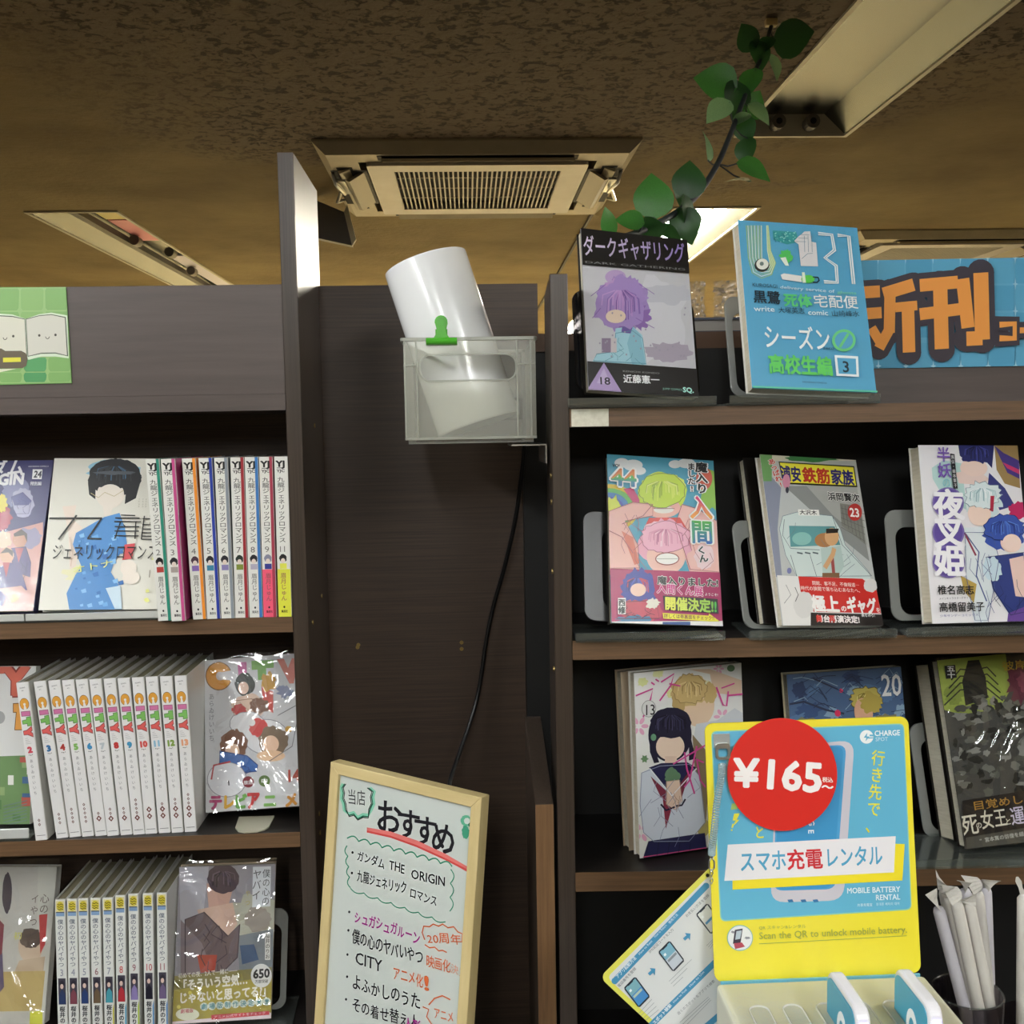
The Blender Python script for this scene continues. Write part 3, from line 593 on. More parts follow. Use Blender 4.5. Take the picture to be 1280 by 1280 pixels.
def dC(a):
    a.full('#4f9fb8')
    for x, y, r1, r2 in ((230, 140, 45, 30), (300, 155, 60, 35), (340, 190, 40, 25), (560, 150, 40, 25), (630, 145, 55, 30)): a.ell(x, y, r1, r2, '#e6e8e6')
    for i, c in enumerate(('#e0c840', '#5fb050', '#3a78b0', '#3a4fa0')): a.ell(150, 420, 190-i*32, 150-i*26, c)
    a.poly([(240, 300), (300, 295), (360, 400), (310, 400)], '#c0386a'); a.ell(180, 440, 60, 90, '#d2dc3c', jag=.2)
    a.ell(780, 300, 60, 130, '#8fbf4c', jag=.2); a.ell(740, 240, 50, 70, '#d2604a')
    a.ell(480, 330, 150, 130, '#c3dc3e', jag=.06, n=40); a.ell(500, 280, 120, 70, '#dcea64', jag=.1); a.ell(480, 420, 115, 62, '#f0b8a8'); a.ell(490, 432, 62, 22, '#f4efe4')
    a.poly([(150, 440), (300, 385), (420, 400), (420, 470), (250, 500), (330, 650), (340, 830), (150, 830)], '#f0bcae'); a.poly([(600, 400), (700, 430), (840, 520), (850, 840), (650, 820), (560, 520)], '#eebdb4')
    a.poly([(400, 480), (590, 480), (640, 560), (360, 560)], '#d84f48'); a.poly([(230, 560), (300, 600), (340, 760), (310, 770)], '#d87860')
    a.ell(500, 640, 165, 150, '#eaa9bd', jag=.1, n=40); a.ell(505, 720, 120, 110, '#f2c4b4'); a.ell(510, 732, 68, 34, '#f6f2ea'); a.ell(480, 560, 110, 60, '#f3c6cf', jag=.1); a.ell(740, 720, 60, 80, '#f2d6d8', jag=.1)
    a.hair(480, 310, 140, 105, ['#c3dc3e', '#dcea64', '#8fae2c', '#e6f08a'], 26, 2, 6, ol='#5c7a2c', jag=.05); a.hair(500, 600, 150, 95, ['#efb3c6', '#f6d2da', '#c87c96', '#e09ab2'], 26, 5, 6, ol='#a85a70', jag=.08); a.line([(425, 425), (555, 425)], 3, '#a05048'); a.ell(510, 735, 74, 40, '#a05048'); a.ell(510, 735, 68, 34, '#f6f2ea'); a.line([(445, 735), (575, 735)], 3, '#a8a098'); a.folds([(150, 440), (300, 385), (420, 400), (420, 470), (250, 500), (330, 650), (340, 790), (150, 790)], '#a85a60', 8, 4, 3); a.folds([(600, 400), (700, 430), (840, 520), (850, 820), (650, 800), (560, 520)], '#a85a60', 6, 4, 4); a.line([(150, 560), (230, 600), (300, 700)], 5, '#a85a60'); a.line([(420, 400), (360, 470), (230, 520)], 4, '#a85a60')
    a.poly([(140, 792), (860, 822), (870, 1160), (140, 1140)], '#a8245c'); a.ell(330, 930, 105, 130, '#3a3f9a', jag=.15, n=36); a.ell(330, 910, 52, 52, '#f0cbb8'); a.ell(350, 1060, 130, 80, '#c04458', jag=.2); a.ell(300, 1110, 100, 30, '#3f78a0', jag=.3)
    a.hair(325, 900, 95, 92, ['#3a3f9a', '#5a64c0', '#20246a', '#c0485c'], 22, 6, 6); a.ell(330, 925, 48, 40, '#f0cbb8'); a.folds([(200, 1000), (440, 990), (460, 1100), (200, 1100)], '#5c1c34', 10, 5, 6); a.ell(420, 1010, 40, 30, '#e6e0d0', jag=.3); a.rect(160, 1118, 860, 1160, '#e9e6e0'); a.rect(480, 1122, 650, 1160, '#2f4f8c')
    for dx in (-5, 5, 0):
        a.text('魔入り', 716+dx, 142, 722+dx, 338, 76, '#f2f2ee' if dx else '#101010', .07 if dx else .035, vert=True); a.text('ました!', 654+dx, 146, 660+dx, 328, 52, '#f2f2ee' if dx else '#101010', .07 if dx else .03, vert=True)
    a.text('入間', 712, 348, 724, 648, 150, '#f4f4ee', .08, vert=True); z_ = lambda y: a.h(718, y)[1]; mixc = lambda c1, c2, t: tuple(lin(c1)[i]+(lin(c2)[i]-lin(c1)[i])*max(0, min(1, t)) for i in range(3)); a.vg = lambda z: mixc('#d0306c', '#e8a03c', (z_(380)-z)/(z_(380)-z_(480))) if z > z_(490) else mixc('#4fae4a', '#2a5fb0', (z_(520)-z)/(z_(520)-z_(640))); a.text('入間', 712, 348, 724, 648, 140, '#d0306c', .03, vert=True); a.vg = None
    a.poly([(690, 500), (770, 500), (770, 560), (690, 560)], '#5fae48') if 0 else None
    a.text('くん', 712, 660, 735, 760, 64, '#f2f2ee', .08, vert=True); a.text('くん', 712, 660, 735, 760, 60, '#101010', .035, vert=True)
    a.text('VOL.', 168, 168, 226, 172, 26, '#182430', .03); a.text('44', 158, 282, 322, 296, 158, '#f4f4ee', .08); q_ = lambda y: a.h(240, y)[1]; a.vg = lambda z: mixc('#c8304c', '#d8a83c', (q_(190)-z)/(q_(190)-q_(230))) if z > q_(232) else mixc('#4fae4a', '#2a5fb0', (q_(232)-z)/(q_(232)-q_(285))); a.text('44', 162, 280, 318, 292, 146, '#c43a58', .03); a.vg = None
    a.text('魔入りました!', 445, 888, 822, 908, 56, '#f0ece8', .07); a.text('魔入りました!', 445, 888, 822, 908, 54, '#141014', .03); a.text('入間くん展', 442, 940, 728, 962, 66, '#f6f0f0', .07); a.text('入間くん展', 442, 940, 728, 962, 64, '#d03a88', .03); a.text('ようこそ!', 736, 962, 818, 968, 20, '#f0f0f0', .01)
    a.poly([(480, 962), (815, 985), (822, 1075), (488, 1050)], '#141410'); a.text('開催決定!!', 490, 1040, 812, 1062, 84, '#e8e85a', .04, col2='#4fb84a'); a.poly([(478, 1068), (760, 1086), (762, 1072), (828, 1122), (770, 1122), (482, 1102)], '#e8dc3a'); a.text('詳しくは帯裏面をチェック!!', 486, 1096, 795, 1112, 27, '#7a1a3a', .015)
    a.rect(204, 975, 252, 1075, '#ece8e6'); a.text('西修', 228, 980, 228, 1072, 44, '#141414', .04, vert=True)
cover_book((.1968, 1.0184, 1.4046, 9.6, 18.8, 4.9), .1171, .1766, .012, mat('black_cover', '#17130f', .35), 'colourful comic numbered 44 with green and pink shapes, leftmost on the second right shelf', Q['C'], dC)
def dD(a):
    a.full('#b9bab6'); a.poly([(180, 180), (330, 250), (520, 430), (900, 700), (960, 1150), (340, 1150)], '#bfc2c0'); a.poly([(190, 150), (320, 300), (300, 560), (330, 850), (290, 850)], '#8a8fa0')
    a.poly([(340, 290), (480, 290), (850, 640), (870, 760), (700, 620)], '#8d8f8c'); a.poly([(480, 290), (800, 300), (860, 660), (640, 470)], '#a8a8a2'); a.poly([(690, 400), (820, 420), (850, 660), (700, 540)], '#808078')
    for k in range(6): a.line([(700+k*22, 410+k*3), (720+k*24, 540+k*22)], 2.5, '#5c5c56')
    for k in range(5): a.line([(695, 430+k*30), (845, 470+k*42)], 2.5, '#5c5c56')
    a.rect(180, 85, 800, 130, '#d3ccb6'); a.ell(520, 115, 160, 22, '#3f7a44', jag=.25); a.rect(180, 90, 260, 260, '#6c9a5c')
    a.poly([(330, 480), (420, 455), (640, 480), (690, 560), (720, 660), (860, 820), (880, 880), (420, 850), (350, 720), (310, 560)], '#cfdcd8'); a.poly([(370, 540), (655, 545), (690, 660), (380, 670)], '#5f9a9c'); a.ell(450, 620, 60, 40, '#8ac0b8'); a.ell(590, 630, 60, 44, '#b07c4e')
    a.folds([(330, 480), (420, 455), (640, 480), (690, 560), (720, 660), (860, 820), (880, 850), (420, 850), (350, 720), (310, 560)], '#6c8088', 6, 3, 2)
    for k in range(3): a.line([(420+k*48, 705), (455+k*48, 712)], 8, '#4c5c60')
    for pts in ([(340, 500), (330, 600), (380, 680), (560, 690)], [(380, 720), (420, 850)], [(500, 720), (540, 850)], [(640, 480), (700, 660), (880, 850)]): a.line(pts, 3, '#50646a')
    a.poly([(425, 438), (555, 442), (560, 480), (428, 476)], '#ecece6'); a.text('大沢木', 436, 468, 545, 472, 32, '#202020', .02); a.ell(372, 815, 14, 18, '#7c80b0')
    a.ell(635, 610, 44, 55, '#d8a878'); a.poly([(600, 560), (680, 560), (672, 585), (600, 590)], '#2c2420'); a.poly([(565, 680), (690, 665), (710, 790), (670, 860), (580, 860)], '#b8ccc6'); a.poly([(625, 720), (645, 720), (655, 835), (635, 830)], '#a04a48'); a.line([(590, 800), (640, 720), (650, 680)], 26, '#d8a878'); a.poly([(575, 830), (680, 830), (680, 862), (575, 862)], '#7c5a3c')
    a.poly([(300, 135), (782, 165), (800, 300), (330, 278)], '#2a2c18'); a.poly([(308, 143), (776, 173), (792, 290), (336, 268)], '#e6dc3e')
    a.text('浦安', 318, 248, 448, 258, 100, '#26206a', .035); a.text('鉄筋', 455, 258, 632, 270, 100, '#b83428', .035); a.text('家族', 636, 270, 782, 280, 100, '#26206a', .035)
    a.text('あっぱれ!', 248, 118, 322, 300, 50, '#e8e4dc', .08, vert=True); a.text('あっぱれ!', 248, 118, 322, 300, 48, '#c4342c', .03, vert=True); a.ell(350, 262, 24, 46, '#cf8aa0'); a.ell(355, 318, 10, 20, '#3c3c48')
    a.text('浜岡賢次', 612, 378, 815, 390, 56, '#ecece6', .07); a.text('浜岡賢次', 612, 378, 815, 390, 54, '#141414', .03); a.ell(780, 458, 45, 54, '#b8322c'); a.text('23', 750, 484, 812, 490, 74, '#f4f0ea', .03)
    a.poly([(295, 842), (430, 850), (890, 870), (950, 1160), (330, 1150)], '#e6e4e0'); a.poly([(425, 850), (820, 868), (905, 930), (930, 1075), (520, 1062), (440, 940)], '#cf2e28'); a.ell(460, 1020, 62, 78, '#dcdad6', jag=.05); a.ell(870, 910, 44, 40, '#dedcd8', jag=.08); a.line([(405, 915), (425, 960), (408, 1000)], 4, '#555555'); a.line([(350, 900), (380, 960), (340, 1010)], 3, '#888888')
    a.text('閉館、客不足、不倫報道─', 510, 900, 800, 916, 26, '#f6e4de', .01); a.text('時代の狭間で落ち込むあなたへ、', 440, 930, 820, 950, 27, '#f6e4de', .01)
    a.text('極上', 512, 1050, 680, 1058, 100, '#f6f2ee', .05); a.text('の', 686, 1058, 722, 1060, 38, '#f6f2ee', .03); a.text('ギャグ', 722, 1060, 905, 1072, 100, '#f6f2ee', .05); a.text('を', 898, 1066, 928, 1070, 32, '#f6f2ee', .02)
    a.poly([(500, 1066), (935, 1082), (945, 1160), (500, 1150)], '#2a2422'); a.text('舞台再演決定!', 535, 1118, 800, 1128, 44, '#f4ecea', .04); a.text('舞', 535, 1118, 570, 1119, 44, '#d23a30', .04); a.text('再', 612, 1121, 650, 1122, 44, '#d23a30', .04); a.text('裏をみろ!', 808, 1092, 892, 1096, 26, '#eeeeee', .01)
cover_book((.3598, 1.0004, 1.4027, 16.7, 20.7, 4.6), .1159, .1781, .010, WCOV, 'comic numbered 23 with a grey street, yellow title and red band', Q['D'], dD)
# books leaning behind it
def back_book(ps, W, H, T, cov, label, name='comic_book'):
    r = empty(name, label=label, cat='book', M=pose(*ps)); book_shell(r, W, H, T, cov); return r
back_book((.349, 1.0275, 1.4, 16.7, 20.5, 4.6), .1159, .1770, .011, mat('black_cover', '#17130f', .35), 'black-covered comic leaning behind the one numbered 23')
def dE(a):
    a.full('#eae7e8'); a.poly([(225, 230), (300, 180), (420, 200), (450, 500), (300, 420), (230, 300)], '#b9d8d2')
    a.poly([(640, 75), (800, 75), (800, 360), (700, 330), (650, 240)], '#a08455'); a.poly([(400, 75), (640, 75), (620, 230), (560, 160), (470, 200), (410, 150)], '#2c2f66'); a.poly([(640, 80), (720, 260), (800, 300), (800, 180), (700, 130)], '#4a3a80'); a.poly([(690, 190), (800, 240), (800, 270), (720, 230)], '#c43a68')
    a.ell(500, 230, 90, 62, '#eed2c4'); a.poly([(380, 260), (520, 240), (600, 300), (560, 340), (400, 330)], '#ead0c6'); a.poly([(600, 260), (700, 360), (760, 470), (660, 500), (590, 330)], '#3c3f7c')
    a.ell(550, 440, 120, 110, '#cfe0e0', jag=.18, n=40); a.ell(530, 520, 75, 78, '#f0d4c4'); a.poly([(600, 410), (625, 410), (615, 510), (595, 500)], '#b02c44'); a.poly([(430, 610), (620, 600), (640, 800), (560, 1180), (480, 1180), (430, 900)], '#dfe6e8'); a.line([(440, 650), (520, 760), (500, 900), (560, 1050)], 8, '#4a5a8c'); a.line([(430, 640), (500, 780)], 12, '#8c3048')
    a.ell(780, 500, 60, 50, '#c02c60', jag=.2); a.ell(680, 640, 130, 105, '#3c56a8', jag=.12, n=36); a.ell(720, 700, 62, 60, '#f2d6c8'); a.ell(640, 600, 60, 40, '#5f8fd0', jag=.2); a.poly([(560, 790), (800, 760), (840, 1100), (700, 1130), (600, 980)], '#34407e'); a.poly([(710, 800), (800, 780), (830, 1030), (740, 1020)], '#e9c8bc'); a.poly([(690, 1120), (850, 1060), (850, 1180), (680, 1180)], '#6a4a94'); a.ell(600, 860, 60, 70, '#cfe2ea', jag=.15); a.poly([(400, 900), (500, 950), (480, 1060), (420, 990)], '#b89c50')
    a.hair(520, 130, 110, 80, ['#2c2f66', '#4a4f96', '#16183c'], 16, 3, 6); a.ell(500, 235, 75, 50, '#eed2c4'); a.hair(550, 405, 118, 85, ['#dfeaea', '#f4f8f8', '#9ab8bc', '#c4dcdc'], 30, 4, 6, ol='#5f7c88', jag=.16); a.poly([(600, 410), (625, 410), (615, 510), (595, 500)], '#b02c44'); a.ell(520, 540, 64, 58, '#f0d4c4'); a.hair(680, 610, 125, 80, ['#3c56a8', '#6a90d8', '#24347c', '#4f74c8'], 26, 5, 6, ol='#1c2450', jag=.1); a.ell(725, 705, 60, 56, '#f2d6c8'); a.folds([(430, 640), (600, 640), (640, 800), (560, 1160), (480, 1160), (430, 900)], '#4a5a8c', 9, 4, 5); a.folds([(560, 790), (800, 760), (840, 1100), (700, 1130), (600, 980)], '#1c2450', 6, 4, 6)
    for y in (455, 640, 818): a.ell(322, y, 102, 98, '#7a6aa8'); a.ell(322, y, 92, 88, '#5f4c96')
    for t, y in (('夜', 540), ('叉', 712), ('姫', 885)): a.text(t, 228, y, 430, y+3, 200, '#f4f2f4', .035)
    a.text('半妖', 292, 92, 302, 300, 92, '#7a58b0', .02, vert=True); a.text('の', 282, 352, 342, 356, 70, '#8fc8cc', .02); a.poly([(338, 138), (366, 142), (384, 366), (356, 366)], '#1c1a20'); a.text('異伝・絵本草子', 352, 145, 370, 360, 22, '#d8d8d8', .01, vert=True)
    a.text('椎名高志', 250, 1008, 478, 1006, 58, '#1c1c1c', .02); a.text('高橋留美子', 258, 1108, 540, 1102, 58, '#1c1c1c', .02); a.text('メインキャラクターデザイン', 258, 1042, 455, 1036, 15, '#555555'); a.text('少年サンデーコミックス', 262, 1142, 500, 1134, 16, '#6a6aa0')
cover_book((.5106, .9969, 1.4032, 8.2, 11.5, 1.4), .1120, .1794, .018, WCOV, 'white and purple comic with three purple circles, right end of the second right shelf', Q['E'], dE)
def dF(a):
    a.full('#e4e4e0')
    for x, y, c in ((330, 190, '#d8dc9a'), (420, 140, '#dfe2a8'), (500, 260, '#dcdc9a'), (700, 210, '#dfe0c0')): a.ell(x, y, 30, 26, c, jag=.2)
    for x, y, r in ((310, 450, 60), (790, 400, 50), (330, 1060, 60), (770, 120, 32)):
        for k in range(6): a.ell(x+r*.6*cos(k*1.05), y+r*.6*sin(k*1.05), r*.36, r*.2, '#e3a8c4', ang=k*1.05)
    a.ell(840, 118, 22, 20, '#5c7a58'); a.ell(345, 640, 24, 26, '#6a8a64', k=.6, n=12)
    a.poly([(600, 120), (720, 150), (740, 260), (900, 280), (900, 190), (720, 120)], '#d9bfa6'); a.ell(650, 330, 95, 125, '#e0c4a8'); a.ell(600, 240, 100, 88, '#c8ac74', jag=.15, n=36); a.ell(540, 300, 40, 70, '#b89c66', jag=.15); a.ell(720, 260, 40, 60, '#c4a870', jag=.15)
    a.poly([(640, 440), (760, 420), (860, 350), (905, 380), (905, 700), (700, 760), (620, 560)], '#cfd2d6'); a.poly([(620, 500), (720, 620), (690, 1140), (660, 1140)], '#8a7a5e'); a.ell(682, 1030, 36, 50, '#b8ac6a')
    a.ell(490, 500, 125, 158, '#262438', n=40); a.poly([(370, 500), (430, 660), (400, 665), (375, 600)], '#262438'); a.poly([(600, 480), (640, 640), (600, 650)], '#262438'); a.ell(492, 570, 82, 78, '#e6cdb8'); a.poly([(410, 420), (570, 420), (572, 510), (410, 515)], '#262438'); a.ell(395, 515, 16, 20, '#6a9a78')
    a.rect(462, 625, 530, 690, '#dcc0ac'); a.poly([(325, 720), (430, 670), (600, 660), (660, 740), (690, 1000), (600, 1110), (400, 1115), (340, 1060), (318, 900)], '#cfd6e2'); a.poly([(370, 690), (440, 665), (590, 660), (640, 690), (500, 850)], '#26264a'); a.poly([(380, 740), (500, 850), (610, 700), (560, 860), (440, 860)], '#7c3044'); a.poly([(450, 860), (520, 860), (470, 1040)], '#8c3448')
    a.ell(505, 745, 44, 52, '#5f7f62', jag=.15); a.poly([(470, 770), (545, 760), (560, 880), (520, 930), (470, 900)], '#e0c6b2'); a.line([(440, 900), (470, 935), (520, 915)], 10, '#20203c'); a.line([(525, 910), (560, 905), (580, 870)], 10, '#20203c')
    a.poly([(345, 1190), (370, 1110), (690, 1060), (700, 1150), (345, 1205)], '#26264c'); a.line([(340, 1200), (700, 1142)], 5, '#c4507c')
    for t in (370, 430, 490, 550, 610): a.line([(t, 1115), (t-10, 1190)], 3, '#16162c')
    a.hair(600, 235, 98, 84, ['#c8ac74', '#dcc690', '#a08452', '#d4ba80'], 28, 2, 6, ol='#8c7448', jag=.12); a.hair(492, 430, 118, 90, ['#262438', '#3c3a54', '#14121e', '#504e6a'], 24, 3, 5, jag=.03); a.folds([(325, 720), (430, 680), (600, 670), (660, 740), (690, 1000), (600, 1105), (400, 1110), (340, 1060), (318, 900)], '#8a92aa', 12, 4, 7); a.line([(372, 694), (500, 850), (640, 694)], 6, '#e4e6ec'); a.folds([(470, 770), (545, 760), (560, 880), (520, 930), (470, 900)], '#a88470', 5, 3, 2)
    PK = '#d04a94'; a.line([(285, 268), (385, 228), (372, 290), (330, 395)], 9, PK); a.line([(375, 190), (395, 205)], 8, PK); a.line([(400, 172), (420, 186)], 8, PK); a.line([(432, 190), (508, 142), (490, 210), (425, 300)], 9, PK); a.line([(480, 200), (545, 215)], 8, PK)
    a.line([(752, 225), (790, 330), (810, 335), (820, 250)], 9, PK); a.line([(780, 232), (855, 205)], 7, PK); a.line([(820, 275), (900, 268)], 9, PK)
    a.line([(505, 668), (690, 560)], 8, PK); a.line([(570, 600), (585, 700), (628, 838)], 9, PK); a.line([(640, 565), (600, 760), (570, 800)], 9, PK); a.line([(640, 640), (660, 760), (690, 800)], 8, PK); a.line([(635, 640), (680, 660)], 8, PK)
    a.ell(362, 345, 42, 50, '#8a8a86'); a.ell(362, 345, 39, 47, '#dededa'); a.text('13', 332, 384, 402, 380, 88, '#1c1c1c', .005)
cover_book((.2282, 1.0404, 1.1617, 16.3, 3.4, .1), .1254, .1908, .014, WCOV, 'pale comic numbered 13 with pink brush strokes, left of the yellow sign', Q['F'], dF)
back_book((.2215, 1.062, 1.1615, 14.0, 3.0, -1.2), .1254, .1888, .016, mat('tan_cover', '#a9977f', .5), 'cream comic standing right behind the one numbered 13')
def dG(a):   # crop8 coords
    a.full('#4a668c')
    rd = random.Random(3)
    for i in range(34): a.ell(rd.uniform(165, 700), rd.uniform(120, 640), rd.uniform(20, 70), rd.uniform(10, 34), rd.choice(['#35507c', '#6484a8', '#86a4bc', '#2c4066', '#5678a0']), ang=rd.uniform(-.9, .3), jag=.3, seed=i)
    a.line([(165, 245), (230, 235), (330, 270), (410, 285)], 9, '#28304c'); a.line([(280, 140), (390, 185)], 7, '#28304c'); a.ell(380, 283, 14, 14, '#d8305c'); a.ell(405, 190, 9, 9, '#d8305c')
    for i in range(40): x, y = rd.uniform(165, 690), rd.uniform(130, 360); a.line([(x, y), (x+rd.uniform(20, 60), y-rd.uniform(5, 40)), (x+rd.uniform(60, 110), y+rd.uniform(-20, 30))], 3, rd.choice(['#26365c', '#9cb8cc', '#1c2848']))
    a.hair(520, 225, 74, 50, ['#c4b45c', '#e0d484', '#8c7c34', '#d4c66c'], 26, 2, 5, ol='#6a5c2c', jag=.16); a.ell(500, 280, 44, 60, '#d9a98c'); a.ell(540, 240, 50, 44, '#b8a44e', jag=.2); a.ell(230, 325, 70, 26, '#7c7a5c', jag=.25); a.ell(620, 315, 70, 26, '#8a8258', jag=.25)
    a.text('20', 592, 212, 692, 208, 128, '#f0f0ee', .015)
cover_book((.4128, 1.0726, 1.1625, .9, 7.7, -2.1), .128, .1734, .02, mat('cream_cover', '#c9c1a2', .5), 'blue comic numbered 20 behind the yellow rental sign', ((160, 775), (700, 765), (700, 88), (162, 125)), dG, sleeve=dict(over=.006, top=.004, m=FILM, seed=8))
def dH(a):
    a.full('#4c4c48'); a.poly([(860, 50), (1180, 50), (1200, 230), (1150, 320), (980, 330), (900, 300)], '#a4b452'); a.ell(950, 230, 40, 50, '#8a9a44', jag=.2)
    a.poly([(1010, 70), (1060, 70), (1090, 160), (1100, 260), (1000, 290), (985, 170)], '#26241e'); 
    for s in (-1, 1):
        for k in range(4): a.line([(1036, 120+k*30), (1036+s*60, 110+k*34), (1036+s*(100+k*10), 160+k*40)], 6, '#2c2c22')
    rd = random.Random(6)
    for i in range(120): a.ell(rd.uniform(950, 1330), rd.uniform(250, 700), rd.uniform(9, 30), rd.uniform(8, 26), rd.choice(['#77776f', '#3a3a36', '#58584f', '#8e8e88', '#24241f', '#65655c']), jag=.35, seed=i, n=14)
    a.ell(1250, 200, 70, 90, '#6a3040', jag=.3, n=30); a.ell(1260, 190, 40, 50, '#8c4a58', jag=.3); a.poly([(900, 88), (948, 86), (956, 150), (908, 152)], '#141414'); a.text('五十', 927, 88, 932, 150, 36, '#f0f0ee', .03, vert=True); a.text('彼岸島', 1160, 130, 1330, 126, 50, '#c8a838', .01)
    a.poly([(985, 730), (1340, 700), (1340, 960), (1000, 960)], '#221c18'); a.text('目覚めし', 1030, 775, 1250, 760, 44, '#b88c3c', .01)
    a.text('死', 985, 880, 1060, 874, 100, '#f0ecd8', .015); a.text('の', 1044, 858, 1072, 856, 32, '#f0ecd8', .02); a.text('女王', 1068, 858, 1180, 850, 88, '#f0ecd8', .012); a.text('と', 1168, 852, 1196, 850, 32, '#f0ecd8', .02); a.text('運命', 1194, 852, 1320, 842, 88, '#e4dcf0', .012, col2='#d89088')
    a.poly([(1000, 895), (1340, 865), (1340, 960), (1005, 965)], '#57554c'); a.text('“宮本篤の彷徨を綴る外伝”', 1060, 922, 1330, 900, 22, '#d8d8d0', .01)
cover_book((.5660, 1.0158, 1.1686, 4.2, 13.1, -2.8), .128, .1922, .014, mat('black_cover', '#17130f', .35), 'dark comic with a lime patch in glossy film, at the right edge of the photo', ((1003, 945), (1490, 925), (1378, 45), (870, 58)), dH, sleeve=dict(over=.004, top=.003, m=clearmat('glossy_film', (.96, .96, .96), .07, .06, .01, bump=(12, 1.0, .016)), seed=9, amp=.0004))
back_book((.5635, 1.034, 1.168, 4.2, 13.1, -2.8), .128, .185, .03, mat('black_cover', '#17130f', .35), 'thick black book standing behind the dark film-wrapped comic')
# left bookcase, face-out comics
def dI(a):
    a.full('#3c3a6c'); a.poly([(-400, 700), (300, 520), (300, 1140), (-420, 1140)], '#c09088'); a.ell(100, 300, 90, 110, '#7c7ea4', jag=.2); a.ell(160, 380, 80, 100, '#a8a6c0', jag=.12); a.poly([(80, 340), (160, 310), (220, 370), (200, 400), (100, 400)], '#4a4c86')
    a.ell(20, 490, 60, 90, '#a0344a', jag=.2); a.ell(10, 380, 40, 60, '#d8c850', jag=.2); a.ell(200, 630, 90, 70, '#8a84a0', jag=.2); a.ell(20, 640, 60, 60, '#c8b49c', jag=.15)
    a.poly([(80, 700), (180, 690), (215, 800), (210, 900), (90, 860)], '#4c3f70'); a.ell(138, 640, 50, 56, '#b88870'); a.poly([(95, 600), (150, 568), (190, 600), (190, 660), (170, 610), (100, 620)], '#463a38'); a.poly([(105, 700), (165, 700), (130, 800)], '#a0404a')
    a.folds([(80, 700), (180, 690), (215, 800), (210, 900), (90, 860)], '#2a2450', 6, 4, 2); a.folds([(80, 340), (160, 310), (220, 370), (200, 460), (100, 460)], '#34346a', 5, 4, 3)
    a.ell(50, 750, 48, 56, '#c09478'); a.poly([(5, 735), (45, 695), (95, 720), (90, 760), (60, 730)], '#463a38'); a.poly([(-10, 830), (80, 800), (150, 860), (190, 990), (60, 1000), (20, 1100), (-60, 1100)], '#4a4074'); a.poly([(20, 800), (70, 800), (45, 900)], '#a8464e'); a.poly([(0, 980), (150, 960), (190, 1000), (40, 1030)], '#c09488'); a.ell(100, 1040, 30, 30, '#b0a070', jag=.3)
    a.text('ガンダム', -330, 190, 168, 180, 130, '#f0eef0', .03); a.text('THE ORIGIN', -420, 262, 168, 252, 110, '#f0eef0', .05); a.text('KADOKAWA COMICS A', 200, 132, 342, 134, 14, '#e8e8ee', .01); a.poly([(232, 148), (300, 150), (294, 220), (226, 218)], '#f0f0f0'); a.text('24', 236, 206, 290, 208, 66, '#16162c', .03); a.text('特別編', 212, 260, 292, 262, 30, '#e8e8ee', .02)
cover_book((-.5629, 1.185, 1.4079, -1.6, 23.2, .3), .1318, .184, .013, mat('navy_cover', '#34325e', .4), 'blue and salmon comic numbered 24, upper left shelf', ((-590, 1145), (228, 1130), (375, 85), (-417, 78)), dI, sleeve=dict(over=.003, top=.004, seed=12))
